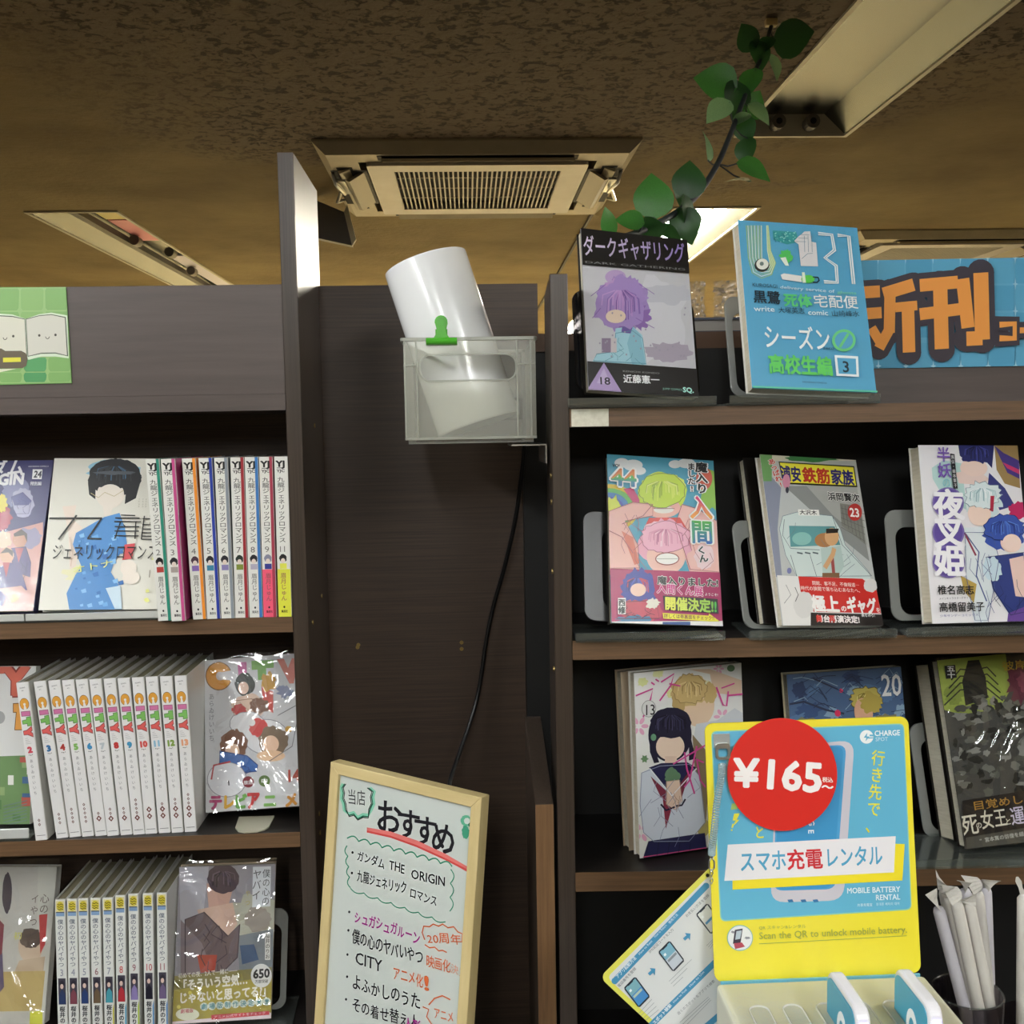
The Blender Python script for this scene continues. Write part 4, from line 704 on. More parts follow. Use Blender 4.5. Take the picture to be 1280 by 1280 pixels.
def dJ(a):
    a.full('#dedbcf')
    a.ell(560, 850, 120, 60, '#e4e0b8', jag=.3); a.ell(750, 150, 165, 75, '#8fc0d4', jag=.1, n=36); a.poly([(430, 380), (520, 370), (500, 470), (560, 520), (520, 800), (480, 820), (470, 560)], '#e6d6c8')
    a.ell(735, 280, 98, 110, '#e6dccf'); a.ell(760, 190, 168, 120, '#191a1e', jag=.05, n=44); a.poly([(590, 220), (640, 190), (640, 330), (600, 300)], '#191a1e'); a.poly([(840, 190), (930, 180), (900, 320), (830, 360), (835, 260)], '#191a1e'); a.ell(735, 300, 88, 90, '#e6dccf'); a.poly([(640, 180), (840, 170), (825, 250), (780, 190), (760, 255), (650, 250)], '#191a1e')
    a.hair(760, 165, 160, 95, ['#191a1e', '#2c2e34', '#3c5c78', '#0c0c10'], 26, 2, 7, jag=.03); a.ell(760, 158, 120, 12, '#50555c', jag=.2); a.ell(735, 310, 84, 78, '#e6dccf')
    a.line([(610, 290), (660, 320), (700, 285), (760, 310), (820, 270)], 4, '#b8a878'); a.poly([(690, 380), (760, 370), (740, 440), (700, 440)], '#e6dccf')
    B1, B2, B3 = '#4f8cc8', '#6aa8dc', '#3670b4'
    a.poly([(700, 450), (800, 420), (840, 520), (860, 640), (780, 760), (760, 840), (820, 940), (850, 1125), (480, 1125), (460, 1000), (520, 860), (560, 800), (500, 640), (520, 560)], B1)
    rd = random.Random(2)
    for i in range(60):
        x, y = rd.uniform(510, 810), rd.uniform(560, 1110)
        if 700 < y < 860 and (x < 560 or x > 750): continue
        s = rd.uniform(16, 40); a.poly([(x, y), (x+s, y-s*.4), (x+s*1.2, y+s*.5), (x+s*.3, y+s*.7)], rd.choice([B1, B2, B3, '#86bce6']))
    a.poly([(730, 960), (830, 940), (850, 1120), (800, 1120)], '#c8dce8'); a.poly([(845, 640), (915, 630), (900, 740), (835, 750)], '#c8464c'); a.ell(880, 810, 55, 62, '#eadfd2', jag=.06); a.ell(900, 880, 60, 50, '#eadfd2', jag=.06); a.line([(480, 590), (500, 700), (490, 800)], 3, '#c8a890')
    a.text('オトナ', 500, 850, 780, 790, 60, '#dfe48a', .01)
    K = '#141210'
    a.line([(348, 462), (690, 458)], 11, K); a.line([(685, 462), (600, 600)], 12, K); a.line([(598, 600), (690, 600)], 11, K); a.line([(525, 440), (408, 608)], 12, K)
    for y in (456, 515, 545, 578): a.line([(775, y), (935, y)], 8, K)
    a.line([(770, 480), (945, 480)], 8, K); a.line([(812, 436), (905, 438)], 7, K); a.line([(812, 480), (778, 600)], 8, K); a.line([(912, 480), (912, 600)], 8, K); a.line([(830, 500), (850, 520)], 6, K)
    for y in (460, 500, 530, 556, 580, 602): a.line([(955, y), (1088, y)], 8, K)
    a.line([(965, 440), (955, 602)], 8, K); a.line([(1085, 460), (1082, 500)], 8, K)
    a.text('ジェネリックロマンス', 360, 742, 1068, 738, 122, K, -.012); a.text('眉月じゅん', 1012, 240, 1012, 520, 40, '#8a8474', vert=True); a.text('1', 1010, 878, 1044, 878, 80, '#8a8474'); 
    for x in (925, 950, 970): a.text('それは恋', x, 322, x, 385, 11, '#9a9484', vert=True)
    a.ell(1020, 980, 14, 14, '#e4e488', jag=.3); a.ell(1020, 1050, 18, 16, '#e4e488', jag=.3); a.ell(1065, 740, 30, 12, '#e4e488', jag=.3)
cover_book((-.4233, 1.1822, 1.4072, 2.2, 20.2, 1.3), .1326, .1817, .013, WCOV, 'white comic numbered 1 with a blue faceted shape, upper left shelf', ((265, 1130), (1102, 1119), (1093, 63), (380, 72)), dJ, sleeve=dict(over=.002, top=.003, seed=14))
def dM(a):
    a.full('#d6d6d8')
    a.ell(922, 186, 56, 60, '#7a5424'); a.ell(922, 186, 52, 56, '#dc9a3c'); a.ell(928, 186, 18, 18, '#d6d6d8'); a.poly([(930, 170), (985, 160), (985, 205), (930, 200)], '#d6d6d8')
    a.poly([(1000, 128), (1038, 126), (1040, 185), (1004, 186)], '#c86aa0'); a.poly([(1058, 122), (1152, 116), (1152, 150), (1120, 152), (1124, 200), (1086, 202), (1084, 158), (1060, 160)], '#7fb45c'); a.poly([(1165, 114), (1195, 112), (1212, 150), (1228, 110), (1258, 108), (1236, 215), (1218, 216)], '#cf6a58')
    a.ell(1030, 220, 42, 48, '#2c3230', jag=.06); a.ell(1025, 235, 22, 26, '#ecc8b4'); a.ell(1045, 320, 70, 60, '#dcc0ac', jag=.1); a.ell(1005, 325, 30, 22, '#c43a3c', jag=.2); a.poly([(1100, 230), (1150, 250), (1150, 340), (1110, 320)], '#c84a40'); a.ell(1130, 210, 32, 40, '#d0a040', jag=.2); a.ell(1090, 310, 40, 34, '#7c5440', jag=.15)
    a.folds([(985, 290), (1060, 280), (1100, 340), (1060, 370), (985, 360)], '#8a6a5c', 5, 3, 1); a.ell(1040, 385, 73, 51, '#8c8c94', jag=.05); a.ell(1120, 440, 95, 75, '#8c8c94')
    a.ell(1040, 385, 70, 48, '#e8e8ea', jag=.05); a.ell(1120, 440, 92, 72, '#eaeaec'); a.ell(1090, 400, 40, 40, '#d04444', jag=.1); a.ell(1150, 460, 62, 66, '#7c6650', jag=.08); a.ell(1140, 470, 34, 36, '#f0ccb0'); a.ell(1140, 520, 60, 24, '#ecc8a4')
    a.ell(985, 470, 58, 62, '#7c5038', jag=.1); a.ell(978, 500, 30, 32, '#f0ccb0'); a.poly([(960, 425), (1000, 430), (990, 470)], '#7c5038'); a.poly([(925, 500), (1040, 520), (1085, 560), (1080, 585), (960, 600), (925, 560)], '#3a6ab0'); a.ell(1060, 380, 15, 15, '#ececec')
    a.folds([(925, 500), (1040, 520), (1085, 560), (1080, 585), (960, 600), (925, 560)], '#1c3a78', 4, 4, 2); a.ell(955, 620, 83, 75, '#8c8c94')
    a.ell(955, 620, 80, 72, '#e6e6ea'); a.line([(890, 620), (900, 560), (970, 545)], 7, '#c04048'); a.line([(962, 625), (964, 645)], 5, '#2c2c2c'); a.ell(1200, 250, 34, 26, '#8890b0', jag=.3); a.line([(1170, 350), (1260, 300)], 3, '#707078'); a.line([(1130, 545), (1230, 480), (1250, 380)], 3, '#707078'); a.ell(1215, 408, 15, 14, '#d0a040')
    a.text('あらゐけいいち', 892, 258, 892, 460, 24, '#707078', vert=True); a.ell(1045, 630, 24, 24, '#8c3440'); a.text('放送', 1025, 640, 1065, 638, 18, '#f0f0f0', .02); a.ell(1113, 626, 24, 24, '#5f7a40'); a.text('中', 1098, 638, 1128, 637, 28, '#f0f0f0', .02)
    a.text('14', 1205, 630, 1262, 626, 70, '#b84a38', .04)
    for t, x, c in (('テ', 880, '#b84a78'), ('レ', 935, '#d8a838'), ('ビ', 985, '#6fae54'), ('ア', 1038, '#c84040'), ('ニ', 1110, '#7fb45c'), ('メ', 1200, '#d8963c')): a.text(t, x-2, 742-(x-880)*.03, x+56, 740-(x-880)*.03, 66 if t != 'ア' else 78, c, .06)
cover_book((-.2570, 1.2088, 1.1591, -5.9, 16.6, -4.2), .1282, .1804, .014, WCOV, 'white comic numbered 14 with multicoloured title letters beside the tall upright', ((865, 760), (1313, 729), (1293, 85), (862, 122)), dM, sleeve=dict(over=.0, top=.004, seed=15, amp=.0003, m=clearmat('glossy_film', (.96, .96, .96), .07, .06, .01, bump=(12, 1.0, .016))))
bt = MB(); pts = [(.0, .0), (.0, .012)]
o = MB().prism_z([(-.021, -.03), (-.021, .006), (-.0175, .013), (-.010, .018), (.004, .019), (.012, .015), (.018, .004), (.021, -.03)], 0, .0016).build('book_end', mat('beige_metal', '#b7b3a0', .35, metal=.2)); o.matrix_world = Matrix.Translation((-.262, 1.190, 1.1446)) @ Matrix.Rotation(pi, 4, 'Z')
tag(o, 'beige metal bookend tongue under the comic numbered 14', 'bookend')
def dN(a):   # units: photo px
    a.full('#d4d4d2'); a.text('CITY', -78, 872, 34, 868, 52, '#8a3a34', .09); a.text('CITY', -78, 872, 34, 868, 50, '#cf6a58', .06); a.poly([(15, 880), (45, 878), (45, 914), (17, 914), (19, 892), (15, 892)], '#7a5424'); a.poly([(16, 881), (45, 879), (45, 913), (18, 913), (20, 891), (16, 891)], '#e0a050'); a.ell(-2, 898, 7, 8, '#a0a0a0')
    rd = random.Random(5); a.poly([(-90, 950), (40, 945), (40, 1030), (-90, 1032)], '#6c8a5c')
    for i in range(30): x, y = rd.uniform(-90, 34), rd.uniform(945, 1020); a.rect(x, y, x+rd.uniform(5, 16), y+rd.uniform(4, 12), rd.choice(['#cfd4c8', '#8aa070', '#b05a50', '#48668c', '#d8d8d0', '#557a4a']))
    for k in range(7): a.line([(4, 1008+k*4), (34, 1001+k*4)], 1.3, '#6c8078')
cover_book((-.5842, 1.1986, 1.155, -.5, 10.3, 1), .128, .1823, .013, WCOV, 'white and green comic left of the rainbow-lettered spines, mostly cut off', ((-105, 1032), (37, 1030), (45, 833), (-98, 835)), dN, sleeve=dict(over=.003, top=.004, seed=16))
def dK(a):
    a.full('#9a97a0'); a.poly([(755, 180), (880, 175), (850, 430), (760, 500)], '#b9b8c2'); a.ell(1080, 420, 120, 130, '#b8b8a8', jag=.15); a.ell(1085, 400, 50, 55, '#9c8f88', jag=.12); a.poly([(1000, 470), (1150, 440), (1150, 640), (1010, 640)], '#7f8890'); a.poly([(1010, 510), (1070, 505), (1090, 570), (1020, 590)], '#3a5a80')
    a.ell(940, 230, 62, 60, '#4a3a48', jag=.05); a.poly([(870, 250), (990, 240), (960, 350), (880, 360)], '#c9a294'); a.poly([(830, 360), (980, 330), (1000, 420), (960, 480), (850, 420)], '#d2b2a2'); a.poly([(780, 400), (860, 370), (960, 470), (1010, 420), (1000, 560), (900, 660), (780, 640)], '#6f5f64'); a.poly([(760, 400), (850, 500), (900, 640), (760, 640)], '#857880'); a.poly([(830, 550), (915, 550), (905, 620), (845, 625)], '#b04a3c')
    a.hair(940, 230, 66, 62, ['#4a3a48', '#6a586a', '#2c202c'], 16, 2, 6, jag=.05); a.folds([(780, 400), (860, 370), (960, 470), (1010, 420), (1000, 560), (900, 660), (780, 640)], '#463a44', 9, 5, 3); a.ell(1085, 400, 56, 50, '#a39a90', jag=.1)
    a.poly([(725, 640), (1145, 600), (1145, 700), (725, 760)], '#8c8450'); a.poly([(722, 700), (1145, 640), (1142, 830), (722, 850)], '#b0a24a')
    for i, x in enumerate((752, 800, 1135)): a.ell(x, 770-i*60, 8, 8, '#e4d86a')
    a.poly([(1065, 180), (1140, 178), (1138, 345), (1062, 350)], '#dfe3e8'); a.text('僕の心の', 1122, 188, 1118, 342, 34, '#30343c', vert=True); a.text('ヤバイ', 1084, 190, 1078, 320, 38, '#30343c', vert=True); a.text('やつ', 1045, 270, 1043, 350, 22, '#b8a850', vert=True)
    a.rect(1116, 455, 1138, 570, '#e4e4e0'); a.text('桜井のりお', 1127, 458, 1127, 566, 20, '#303030', .01, vert=True)
    a.text('初めての夜、2人で一緒に――', 750, 648, 1000, 622, 24, '#f0ece0', .01); a.text('「そういう空気…', 750, 700, 1045, 668, 50, '#f6f2e6', .04); a.text('じゃないと思ってる?」', 752, 752, 1142, 716, 50, '#f6f2e6', .04)
    a.ell(1101, 636, 44, 50, '#e8e8e4'); a.text('650', 1066, 648, 1136, 642, 52, '#181818', .04); a.text('万部突破', 1074, 668, 1130, 664, 16, '#303030', .01)
    for k, t in enumerate('劇場版制作決定!!'):
        x = 860+k*33; y = 776-k*3; a.ell(x, y-8, 17, 17, '#dfe6d8'); a.text(t, x-13, y+2, x+13, y+1, 26, '#6a9aa0', .03)
    a.ell(790, 800, 50, 26, '#e8e8d0'); a.text('劇場版', 760, 795, 815, 790, 20, '#c05a6a', .02); a.poly([(722, 832), (1145, 790), (1142, 832), (720, 850)], '#ecdce0'); a.poly([(890, 802), (1135, 784), (1135, 800), (892, 822)], '#cf4a58'); a.text('アニメ公式サイトをチェック', 900, 816, 1120, 796, 13, '#f4e4e4')
cover_book((-.3071, 1.1975, .9053, 7.8, 12.6, 3.1), .1141, .1786, .016, mat('tan_cover', '#a9977f', .5), 'grey and olive comic marked 650, right end of the lowest left shelf', ((725, 842), (1142, 815), (1160, 168), (755, 180)), dK, sleeve=dict(over=.001, top=.008, seed=17, amp=.0004, m=clearmat('glossy_film', (.96, .96, .96), .07, .06, .01, bump=(12, 1.0, .016))))
def dL(a):
    a.full('#c9c7c0'); a.poly([(160, 180), (245, 180), (205, 842), (150, 842)], '#cfcfc6'); a.ell(130, 530, 50, 70, '#d4bfa8'); a.ell(132, 495, 46, 44, '#5f524c', jag=.08); a.poly([(85, 590), (190, 570), (180, 650), (60, 650)], '#c8b49c'); a.poly([(165, 395), (200, 390), (190, 520), (170, 560)], '#c44c4c')
    a.ell(30, 300, 20, 90, '#4a4450', jag=.05); a.poly([(0, 420), (20, 440), (10, 640), (-20, 640)], '#8c4a54'); a.poly([(-20, 640), (190, 630), (175, 790), (-20, 800)], '#c2ad74'); a.poly([(130, 795), (180, 790), (178, 850), (128, 850)], '#d8d84a'); a.poly([(-20, 600), (15, 560), (25, 700), (-20, 760)], '#6a5f78')
    a.text('心の', 190, 300, 184, 390, 40, '#6a5a58', vert=True); a.text('イやつ', 150, 300, 140, 450, 34, '#6a5a58', vert=True); a.text('初', 60, 500, 95, 498, 34, '#d8d47a', .02)
cover_book((-.5807, 1.2171, .9011, .1, 14.3, 2.1), .1130, .1817, .016, WCOV, 'film-wrapped pale comic at the left edge of the lowest left shelf', ((-195, 856), (185, 842), (240, 180), (-160, 184)), dL, sleeve=dict(over=.004, top=.010, seed=18, amp=.0005, m=clearmat('glossy_film', (.96, .96, .96), .07, .06, .01, bump=(12, 1.0, .016))))
# ---- spine-out rows
SQ = ((0, 1000), (100, 1000), (100, 0), (0, 0))
def spine_book(x, y, z, roll, w, H, D, label, group, draw, cov=WCOV, strip=None, tilt=0, name='comic_book', yaw=0, page=PAPERD):
    r = empty(name, label=label, cat='book', group=group, M=pose(x, y, z, yaw, tilt, roll))
    MB().box(-w/2+.0007, w/2-.0007, .002, D-.002, .001, H-.0025).build('page_block', page, r)
    sc = mat('cover_'+strip.strip('#'), strip, .35) if strip else cov
    for s in (-1, 1): MB().box(*sorted((s*(w/2-.0007), s*w/2)), .0015, D, 0, H).build('cover', sc if s > 0 else cov, r)
    n = 6; o = [(-w/2+w*i/n, .0015-.0015*sin(pi*i/n)**.5 if 0 < i < n else .0015) for i in range(n+1)]
    MB().loft([[(a, b, zz) for a, b in o]+[(w/2, .0022), (-w/2, .0022)][:0]+[(w/2, .0022, zz), (-w/2, .0022, zz)] for zz in (0, H)]).build('spine', cov, r)
    a = Art(SQ, w*.94, H, step=.00001); draw(a); p = a.build('spine_print', r); p.location.y = -.0002
    return r
def dKow(n, strip, hair, cloth, low=None):
    def f(a):
        a.full('#e6e4dc'); 
        if low: a.rect(0, 700, 100, 1000, low)
        if strip: a.rect(77, 0, 100, 1000, strip)
        a.text('YJ', 12, 62, 82, 62, 52, '#141414', .05); a.rect(18, 68, 78, 72, '#141414'); a.text('YJC', 16, 96, 78, 96, 24, '#141414', .03)
        a.text('九龍ジェネリックロマンス', 46, 124, 46, 535, 58, '#46443e', .008, vert=True); a.text(n, 22 if len(n) < 2 else 12, 592, 60 if len(n) < 2 else 76, 592, 52, '#6c6a62')
        a.ell(46, 632, 30, 26, hair, jag=.08); a.ell(46, 648, 17, 16, '#e8d8cc'); a.rect(20, 664, 74, 698, cloth)
        a.text('眉月じゅん', 46, 722, 46, 900, 46, '#6c6a62' if low is None else '#9a5a5a', .008, vert=True); a.ell(46, 938, 7, 7, '#141414'); a.text('集英社', 22, 972, 72, 972, 18, '#141414', .02)
    return f
kow = [('2', -.3436, -.3497, 1.162, '#2f8a74', '#1c1a1c', '#b8443c', None, 0), ('3', -.3274, -.3318, 1.1585, '#c84f8a', '#26242a', '#a89c94', None, 1), ('4', -.3060, -.3110, 1.166, '#f0932f', '#4a3040', '#8a6ab0', None, 0), ('5', -.2904, -.2930, 1.167, '#2a3f9f', '#24242a', '#3f88a8', None, 0),
       ('6', -.2748, -.2760, 1.168, '#8b9299', '#24242a', '#8a80b0', None, 0), ('7', -.2593, -.2583, 1.169, '#9e2f36', '#24302a', '#7f8c3c', None, 0), ('8', -.2434, -.2424, 1.169, '#3f79b8', '#24242a', '#b8b0c0', None, 0), ('9', -.2276, -.2264, 1.169, '#a83a4e', '#8a8a9c', '#3a3f90', '#f2607c', 0), ('11', -.2107, -.2095, 1.169, None, '#1c1c1c', '#e6e65a', '#e2e24a', 0)]
kl = {'#2f8a74': 'green', '#c84f8a': 'pink', '#f0932f': 'orange', '#2a3f9f': 'dark blue', '#8b9299': 'grey', '#9e2f36': 'dark red', '#3f79b8': 'light blue', '#a83a4e': 'crimson', None: 'yellow'}
for n, xb, xt, y, st, hr, cl, low, k in kow:
    H = .1815; rl = math.degrees(math.asin((xt-xb)/H)); w = .0158 if n == '3' else .0152
    lab = 'white spine numbered %s with a %s edge strip, upper left shelf' % (n, kl[st]) if n not in ('9', '11') else 'spine numbered %s with a %s lower part, upper left shelf' % (n, 'pink' if n == '9' else 'yellow')
    spine_book(xb, y, 1.3962, rl, w, H, .125, lab, 'numbered comics on the upper left shelf', dKow(n, st, hr, cl, low), strip=st)
NC = {2: '#c84a58', 3: '#2f6a9c', 4: '#b8443c', 5: '#7fb45c', 6: '#3f8ab8', 7: '#b8c0c4', 8: '#c03c38', 9: '#3f8ab0', 10: '#d05048', 11: '#8ab8d0', 12: '#7a9a40', 13: '#e0a078'}
DI = {2: (2, 0), 3: (3, 0), 4: (4, 0), 5: (5, 0), 6: (1, 1), 7: (2, 1), 8: (2, 1), 9: (4, 1), 10: (0, 2), 11: (1, 2), 12: (2, 2), 13: (3, 2)}
def dCity(n):
    def f(a):
        a.full('#e0dedc'); a.text('MORNING', 24, 40, 72, 36, 13, '#404040'); a.text('KC', 38, 56, 58, 54, 12, '#404040')
        a.ell(48, 135, 40, 37, '#6a4a1c'); a.ell(48, 135, 37, 34, '#d89a3c'); a.ell(48, 137, 11, 8, '#e0dedc'); a.poly([(44, 142), (53, 142), (66, 176), (34, 176)], '#e0dedc')
        a.rect(10, 180, 90, 212, '#7a3a5c'); a.rect(14, 183, 86, 209, '#c8709c'); a.poly([(24, 232), (84, 226), (84, 242), (66, 244), (66, 254), (84, 256), (84, 270), (66, 272), (24, 264)][:0] or [(10, 236), (48, 232), (48, 218), (90, 214), (92, 274), (50, 276), (50, 260), (12, 262)], '#3a6a34'); a.poly([(14, 239), (52, 235), (52, 221), (86, 218), (88, 270), (54, 272), (54, 256), (16, 259)], '#7ab45c')
        a.poly([(12, 288), (44, 300), (86, 286), (86, 302), (56, 313), (86, 324), (86, 340), (44, 324), (12, 332)][:0] or [(8, 302), (40, 298), (88, 274), (90, 304), (78, 312), (92, 322), (92, 348), (44, 330), (10, 330)], '#7a2c30'); a.poly([(12, 305), (42, 302), (84, 281), (86, 300), (70, 312), (88, 324), (88, 342), (46, 326), (14, 326)], '#d8605c')
        for k in range(4): a.line([(18, 352+k*11), (40+k*9, 350+k*11)], 2.2, '#707070')
        s = str(n); a.text(s, 30 if n < 10 else 14, 442, 68 if n < 10 else 84, 440, 50, NC[n], .08)
        a.ell(36, 456, 4, 3, '#303030'); a.ell(50, 458, 5, 3, '#303030'); a.ell(64, 455, 3, 3, '#303030')
        a.text('あらゐけいいち', 48, 478, 48, 715, 30, '#6c6c6c', .004, vert=True)
        sm, bg = DI[n]; y = 925-bg*44-sm*26
        for i in range(sm): a.poly([(50, y-11), (62, y), (50, y+11), (38, y)], '#6c3a30'); a.poly([(50, y-5), (55, y), (50, y+5), (45, y)], '#e0dedc'); y += 27
        y += 6
        for i in range(bg): a.poly([(50, y-20), (74, y), (50, y+20), (26, y)], '#6c3a30'); a.poly([(50, y-9), (60, y), (50, y+9), (40, y)], '#e0dedc'); y += 43
        a.rect(14, 968, 90, 971, '#505050')
    return f
city = [(2, -.4962, -.5085, 1.1715), (3, -.4746, -.4910, 1.176), (4, -.4608, -.4755, 1.178), (5, -.4464, -.4605, 1.1785), (6, -.4316, -.4452, 1.179), (7, -.4177, -.4297, 1.178), (8, -.4029, -.4139, 1.179), (9, -.3885, -.3982, 1.179), (10, -.3750, -.3823, 1.180), (11, -.3600, -.3670, 1.181), (12, -.3452, -.3508, 1.181), (13, -.3305, -.3347, 1.182)]
ORD = ['first', 'second', 'third', 'fourth', 'fifth', 'sixth', 'seventh', 'eighth', 'ninth', 'tenth', 'eleventh', 'last']
for n, xb, xt, y in city:
    H = .184; rl = math.degrees(math.asin((xt-xb)/H))
    spine_book(xb, y, 1.1445, rl, .0138, H, .125, 'white spine with rainbow title letters numbered %d, %s in its row' % (n, ORD[n-2]), 'numbered white comics on the middle left shelf', dCity(n))
def dDan(n, cl, col, low):
    def f(a):
        a.full('#dadbd6'); a.rect(8, 8, 92, 82, '#d8cc96'); a.ell(52, 45, 36, 32, '#c8b83c')
        for k in range(3): a.line([(22, 28+k*16), (42, 36+k*16), (60, 28+k*16), (82, 36+k*16)], 7, '#1c1a10')
        a.rect(8, 86, 92, 112, '#7f9cc0'); a.rect(8, 82, 92, 88, '#303848'); a.text('僕の心のヤバイやつ', 50, 132, 50, 460, 62, '#4c5468', .01, vert=True)
        a.text(str(n), 32 if n < 10 else 14, 520, 72 if n < 10 else 88, 520, 66, cl, .01)
        a.rect(14, 536, 90, 716, '#44414c'); a.ell(52, 576, 26, 26, '#2e2a36', jag=.1); a.ell(50, 592, 17, 17, '#dcc2b4'); a.poly([(16, 716), (26, 640), (52, 612), (80, 640), (88, 716)], col); 
        a.text('桜井のりお', 50, 728, 50, 925, 58, '#20242c', .03, vert=True); a.rect(6, 930, 94, 985, '#3a78b8')
        if low: a.poly([(86, 760), (100, 720), (100, 1000), (86, 1000)], low)
    return f
dan = [(3, -.4859, -.4805, '#8a8e9c', '#2c3a60', None), (4, -.4733, -.4668, '#8a8e9c', '#7c4450', None), (5, -.4602, -.4543, '#8a8e9c', '#2c4070', None), (6, -.4462, -.4405, '#8a5a60', '#6c5a44', None), (7, -.4323, -.4262, '#8a8e9c', '#4a9aa8', '#c8c23c'), (8, -.4182, -.4118, '#c04a44', '#b0343c', '#4a9ac0'), (9, -.4044, -.3978, '#9c6a70', '#8a7cb0', '#a8c43c'), (10, -.3872, -.3812, '#b04a50', '#20202c', '#4a8ac0'), (11, -.3715, -.3652, '#a05058', '#6c5c80', '#5a8ac0')]
for n, xb, xt, cl, col, low in dan:
    H = .1758 if n < 8 else .178; rl = math.degrees(math.asin((xt-xb)*.9/H))
    spine_book(xb-.0006, 1.1775+(.0 if n < 9 else .003), .8948, rl, .0118, H, .112, 'pale spine with a yellow top mark numbered %d, %s in its row' % (n, ORD[n-3] if n < 11 else 'last'), 'numbered comics on the lowest left shelf', dDan(n, cl, col, low))
# ------------------------------------------------------------------ signs on the fascias
Mf = RM @ Matrix.Translation((0, .118, 0))
def on_plane(px, py):          # where the sight line meets the fascia of the right bookcase (u, z)
    I = Mf.inverted(); o = I @ CAM; d = I.to_3x3() @ ray(px, py); t = -o.y/d.y; q = o+d*t; return q.x, q.z
c3 = lambda x, y: (1060+x/4.741, 250+y/4.741)
k4 = [on_plane(*c3(x, y)) for x, y in ((90, 1000), (1043, 995), (1043, 345), (60, 357))]
uL, uR = .322, k4[1][0]+.22; zb, zt = k4[0][1], k4[3][1]-.0005
bn = empty('banner', label='light blue banner with large orange lettering on the right bookcase', cat='banner', M=Mf)
MB().box(uL, uR, -.0008, -.0002, zb, zt).build('sheet', mat('banner_sheet', '#4f97b8', .12, coat=.6), bn)
hh = homog(((90, 1000), (1043, 995), (1043, 345), (60, 357)), k4)
a = Art(((90, 1000), (1043, 995), (1043, 345), (60, 357)), .1, .1, ctr=False); a.h = hh; a.c = (uL, uR, zb, zt)
a.full('#6bb0ce')
for r_, y in enumerate((370, 500, 660, 820, 1000, 1160)):
    for c_ in range(16):
        x = -150+c_*162; a.poly([(x+10, y-152), (x+152, y-152), (x+158, y-134), (x+158, y-18), (x+150, y-4), (x+12, y-4), (x+4, y-18), (x+4, y-134)], '#62a9c9' if (r_+c_) % 2 else '#5aa2c4')
for y in (345, 500, 660, 820, 985):
    for c_ in range(16):
        x = -150+c_*162; q = 17; a.poly([(x, y-q*2.2), (x+4, y-6), (x+q, y), (x+4, y+6), (x, y+q*2.2), (x-4, y+6), (x-q, y), (x-4, y-6)], '#a9d8e8')
DK, OR = '#48444c', '#ee9f52'
def glyphstroke(rects, grow, col):
    for x0, y0, x1, y1, wd in rects: a.line([(x0, y0), (x1, y1)], wd+grow, col)
shin = [(-70, 560, 180, 545, 70), (0, 480, 40, 560, 60), (-70, 690, 190, 670, 66), (60, 600, 70, 900, 66), (10, 760, -60, 880, 56), (130, 760, 190, 860, 56), (225, 520, 385, 510, 0), (200, 560, 380, 505, 74), (240, 540, 235, 790, 66), (235, 770, 175, 880, 62), (270, 640, 400, 628, 56), (345, 640, 352, 905, 74)]
kan = [(415, 510, 640, 490, 74), (415, 680, 650, 650, 70), (535, 500, 545, 885, 84), (668, 470, 700, 760, 78), (775, 435, 785, 830, 88), (785, 820, 690, 825, 84)]
for g, col in ((72, DK), (0, OR)):
    for x0, y0, x1, y1, wd in shin+kan:
        if wd: a.line([(x0, y0), (x1, y1)], wd+g, col)
    if g:
        for x0, y0, x1, y1, wd in shin+kan:
            if wd:
                for px_, py_ in ((x0, y0), (x1, y1)): a.ell(px_, py_, (wd+g)/2, (wd+g)/2, col, n=18)
for g, col in ((64, DK), (0, OR)):
    a.line([(885-g*.4, 742), (975, 736), (975, 822), (885-g*.4, 822)], 36+g, col); a.line([(1005-g*.4, 775), (1150, 772)], 34+g, col)
    a.line([(1200, 800), (1330, 700)], 34+g, col); a.line([(1210, 740), (1225, 770)], 30+g, col); a.line([(1370, 775), (1520, 772)], 34+g, col)
p = a.build('banner_print', bn, printmat('glossy_ink', .12, coat=.7)); p.location.y = -.0008
# green sign, left
gs = empty('sign', (0, LY0+.004, 0), 'green sign with an open white book drawn on it, top of the left bookcase', 'sign')
a_ = P(-40, 357, LY0+.004); b_ = P(83, 359, LY0+.004); c_ = P(90.2, 479, LY0+.004); d_ = P(0, 480.6, LY0+.004)
gx0 = -.545
m = MB(); m.loft([[(gx0, y, c_.z-.001), (c_.x, y, c_.z), (b_.x, y, b_.z), (gx0, y, b_.z+.001)] for y in (-.0012, -.0002)]); m.build('sheet', mat('green_sheet', '#7fae68', .25, coat=.4), gs)
src = ((0, 1125), (722, 1118), (665, 155), (0, 150)); dst = [(d_.x, d_.z), (c_.x, c_.z), (b_.x, b_.z), (P(0, 358.7, LY0+.004).x, b_.z+.0006)]
a = Art(src, .1, .1); a.h = homog(src, dst); a.c = (gx0, b_.x+.004, c_.z-.001, b_.z+.001)
def gpoly(pts, c):      # keep inside the slanting right edge
    a.poly([(min(x, 665+(y-155)*.0592-3), y) for x, y in pts], c)
gpoly([(-500, 158), (700, 158), (722, 1114), (-500, 1120)], '#9cc07c')
for i in range(-2, 3):
    for j, (y0, y1, cc) in enumerate(((165, 385, '#8fb870'), (400, 560, '#8fb870'), (860, 1000, '#5fa368'), (1010, 1105, '#559a62'))):
        x = -40+i*245+(j > 1)*30; gpoly([(x+20, y0), (x+225, y0), (x+238, y0+25), (x+232, y1-25), (x+215, y1), (x+30, y1), (x+12, y1-25), (x+8, y0+25)], cc if i % 2 else '#86b26a')
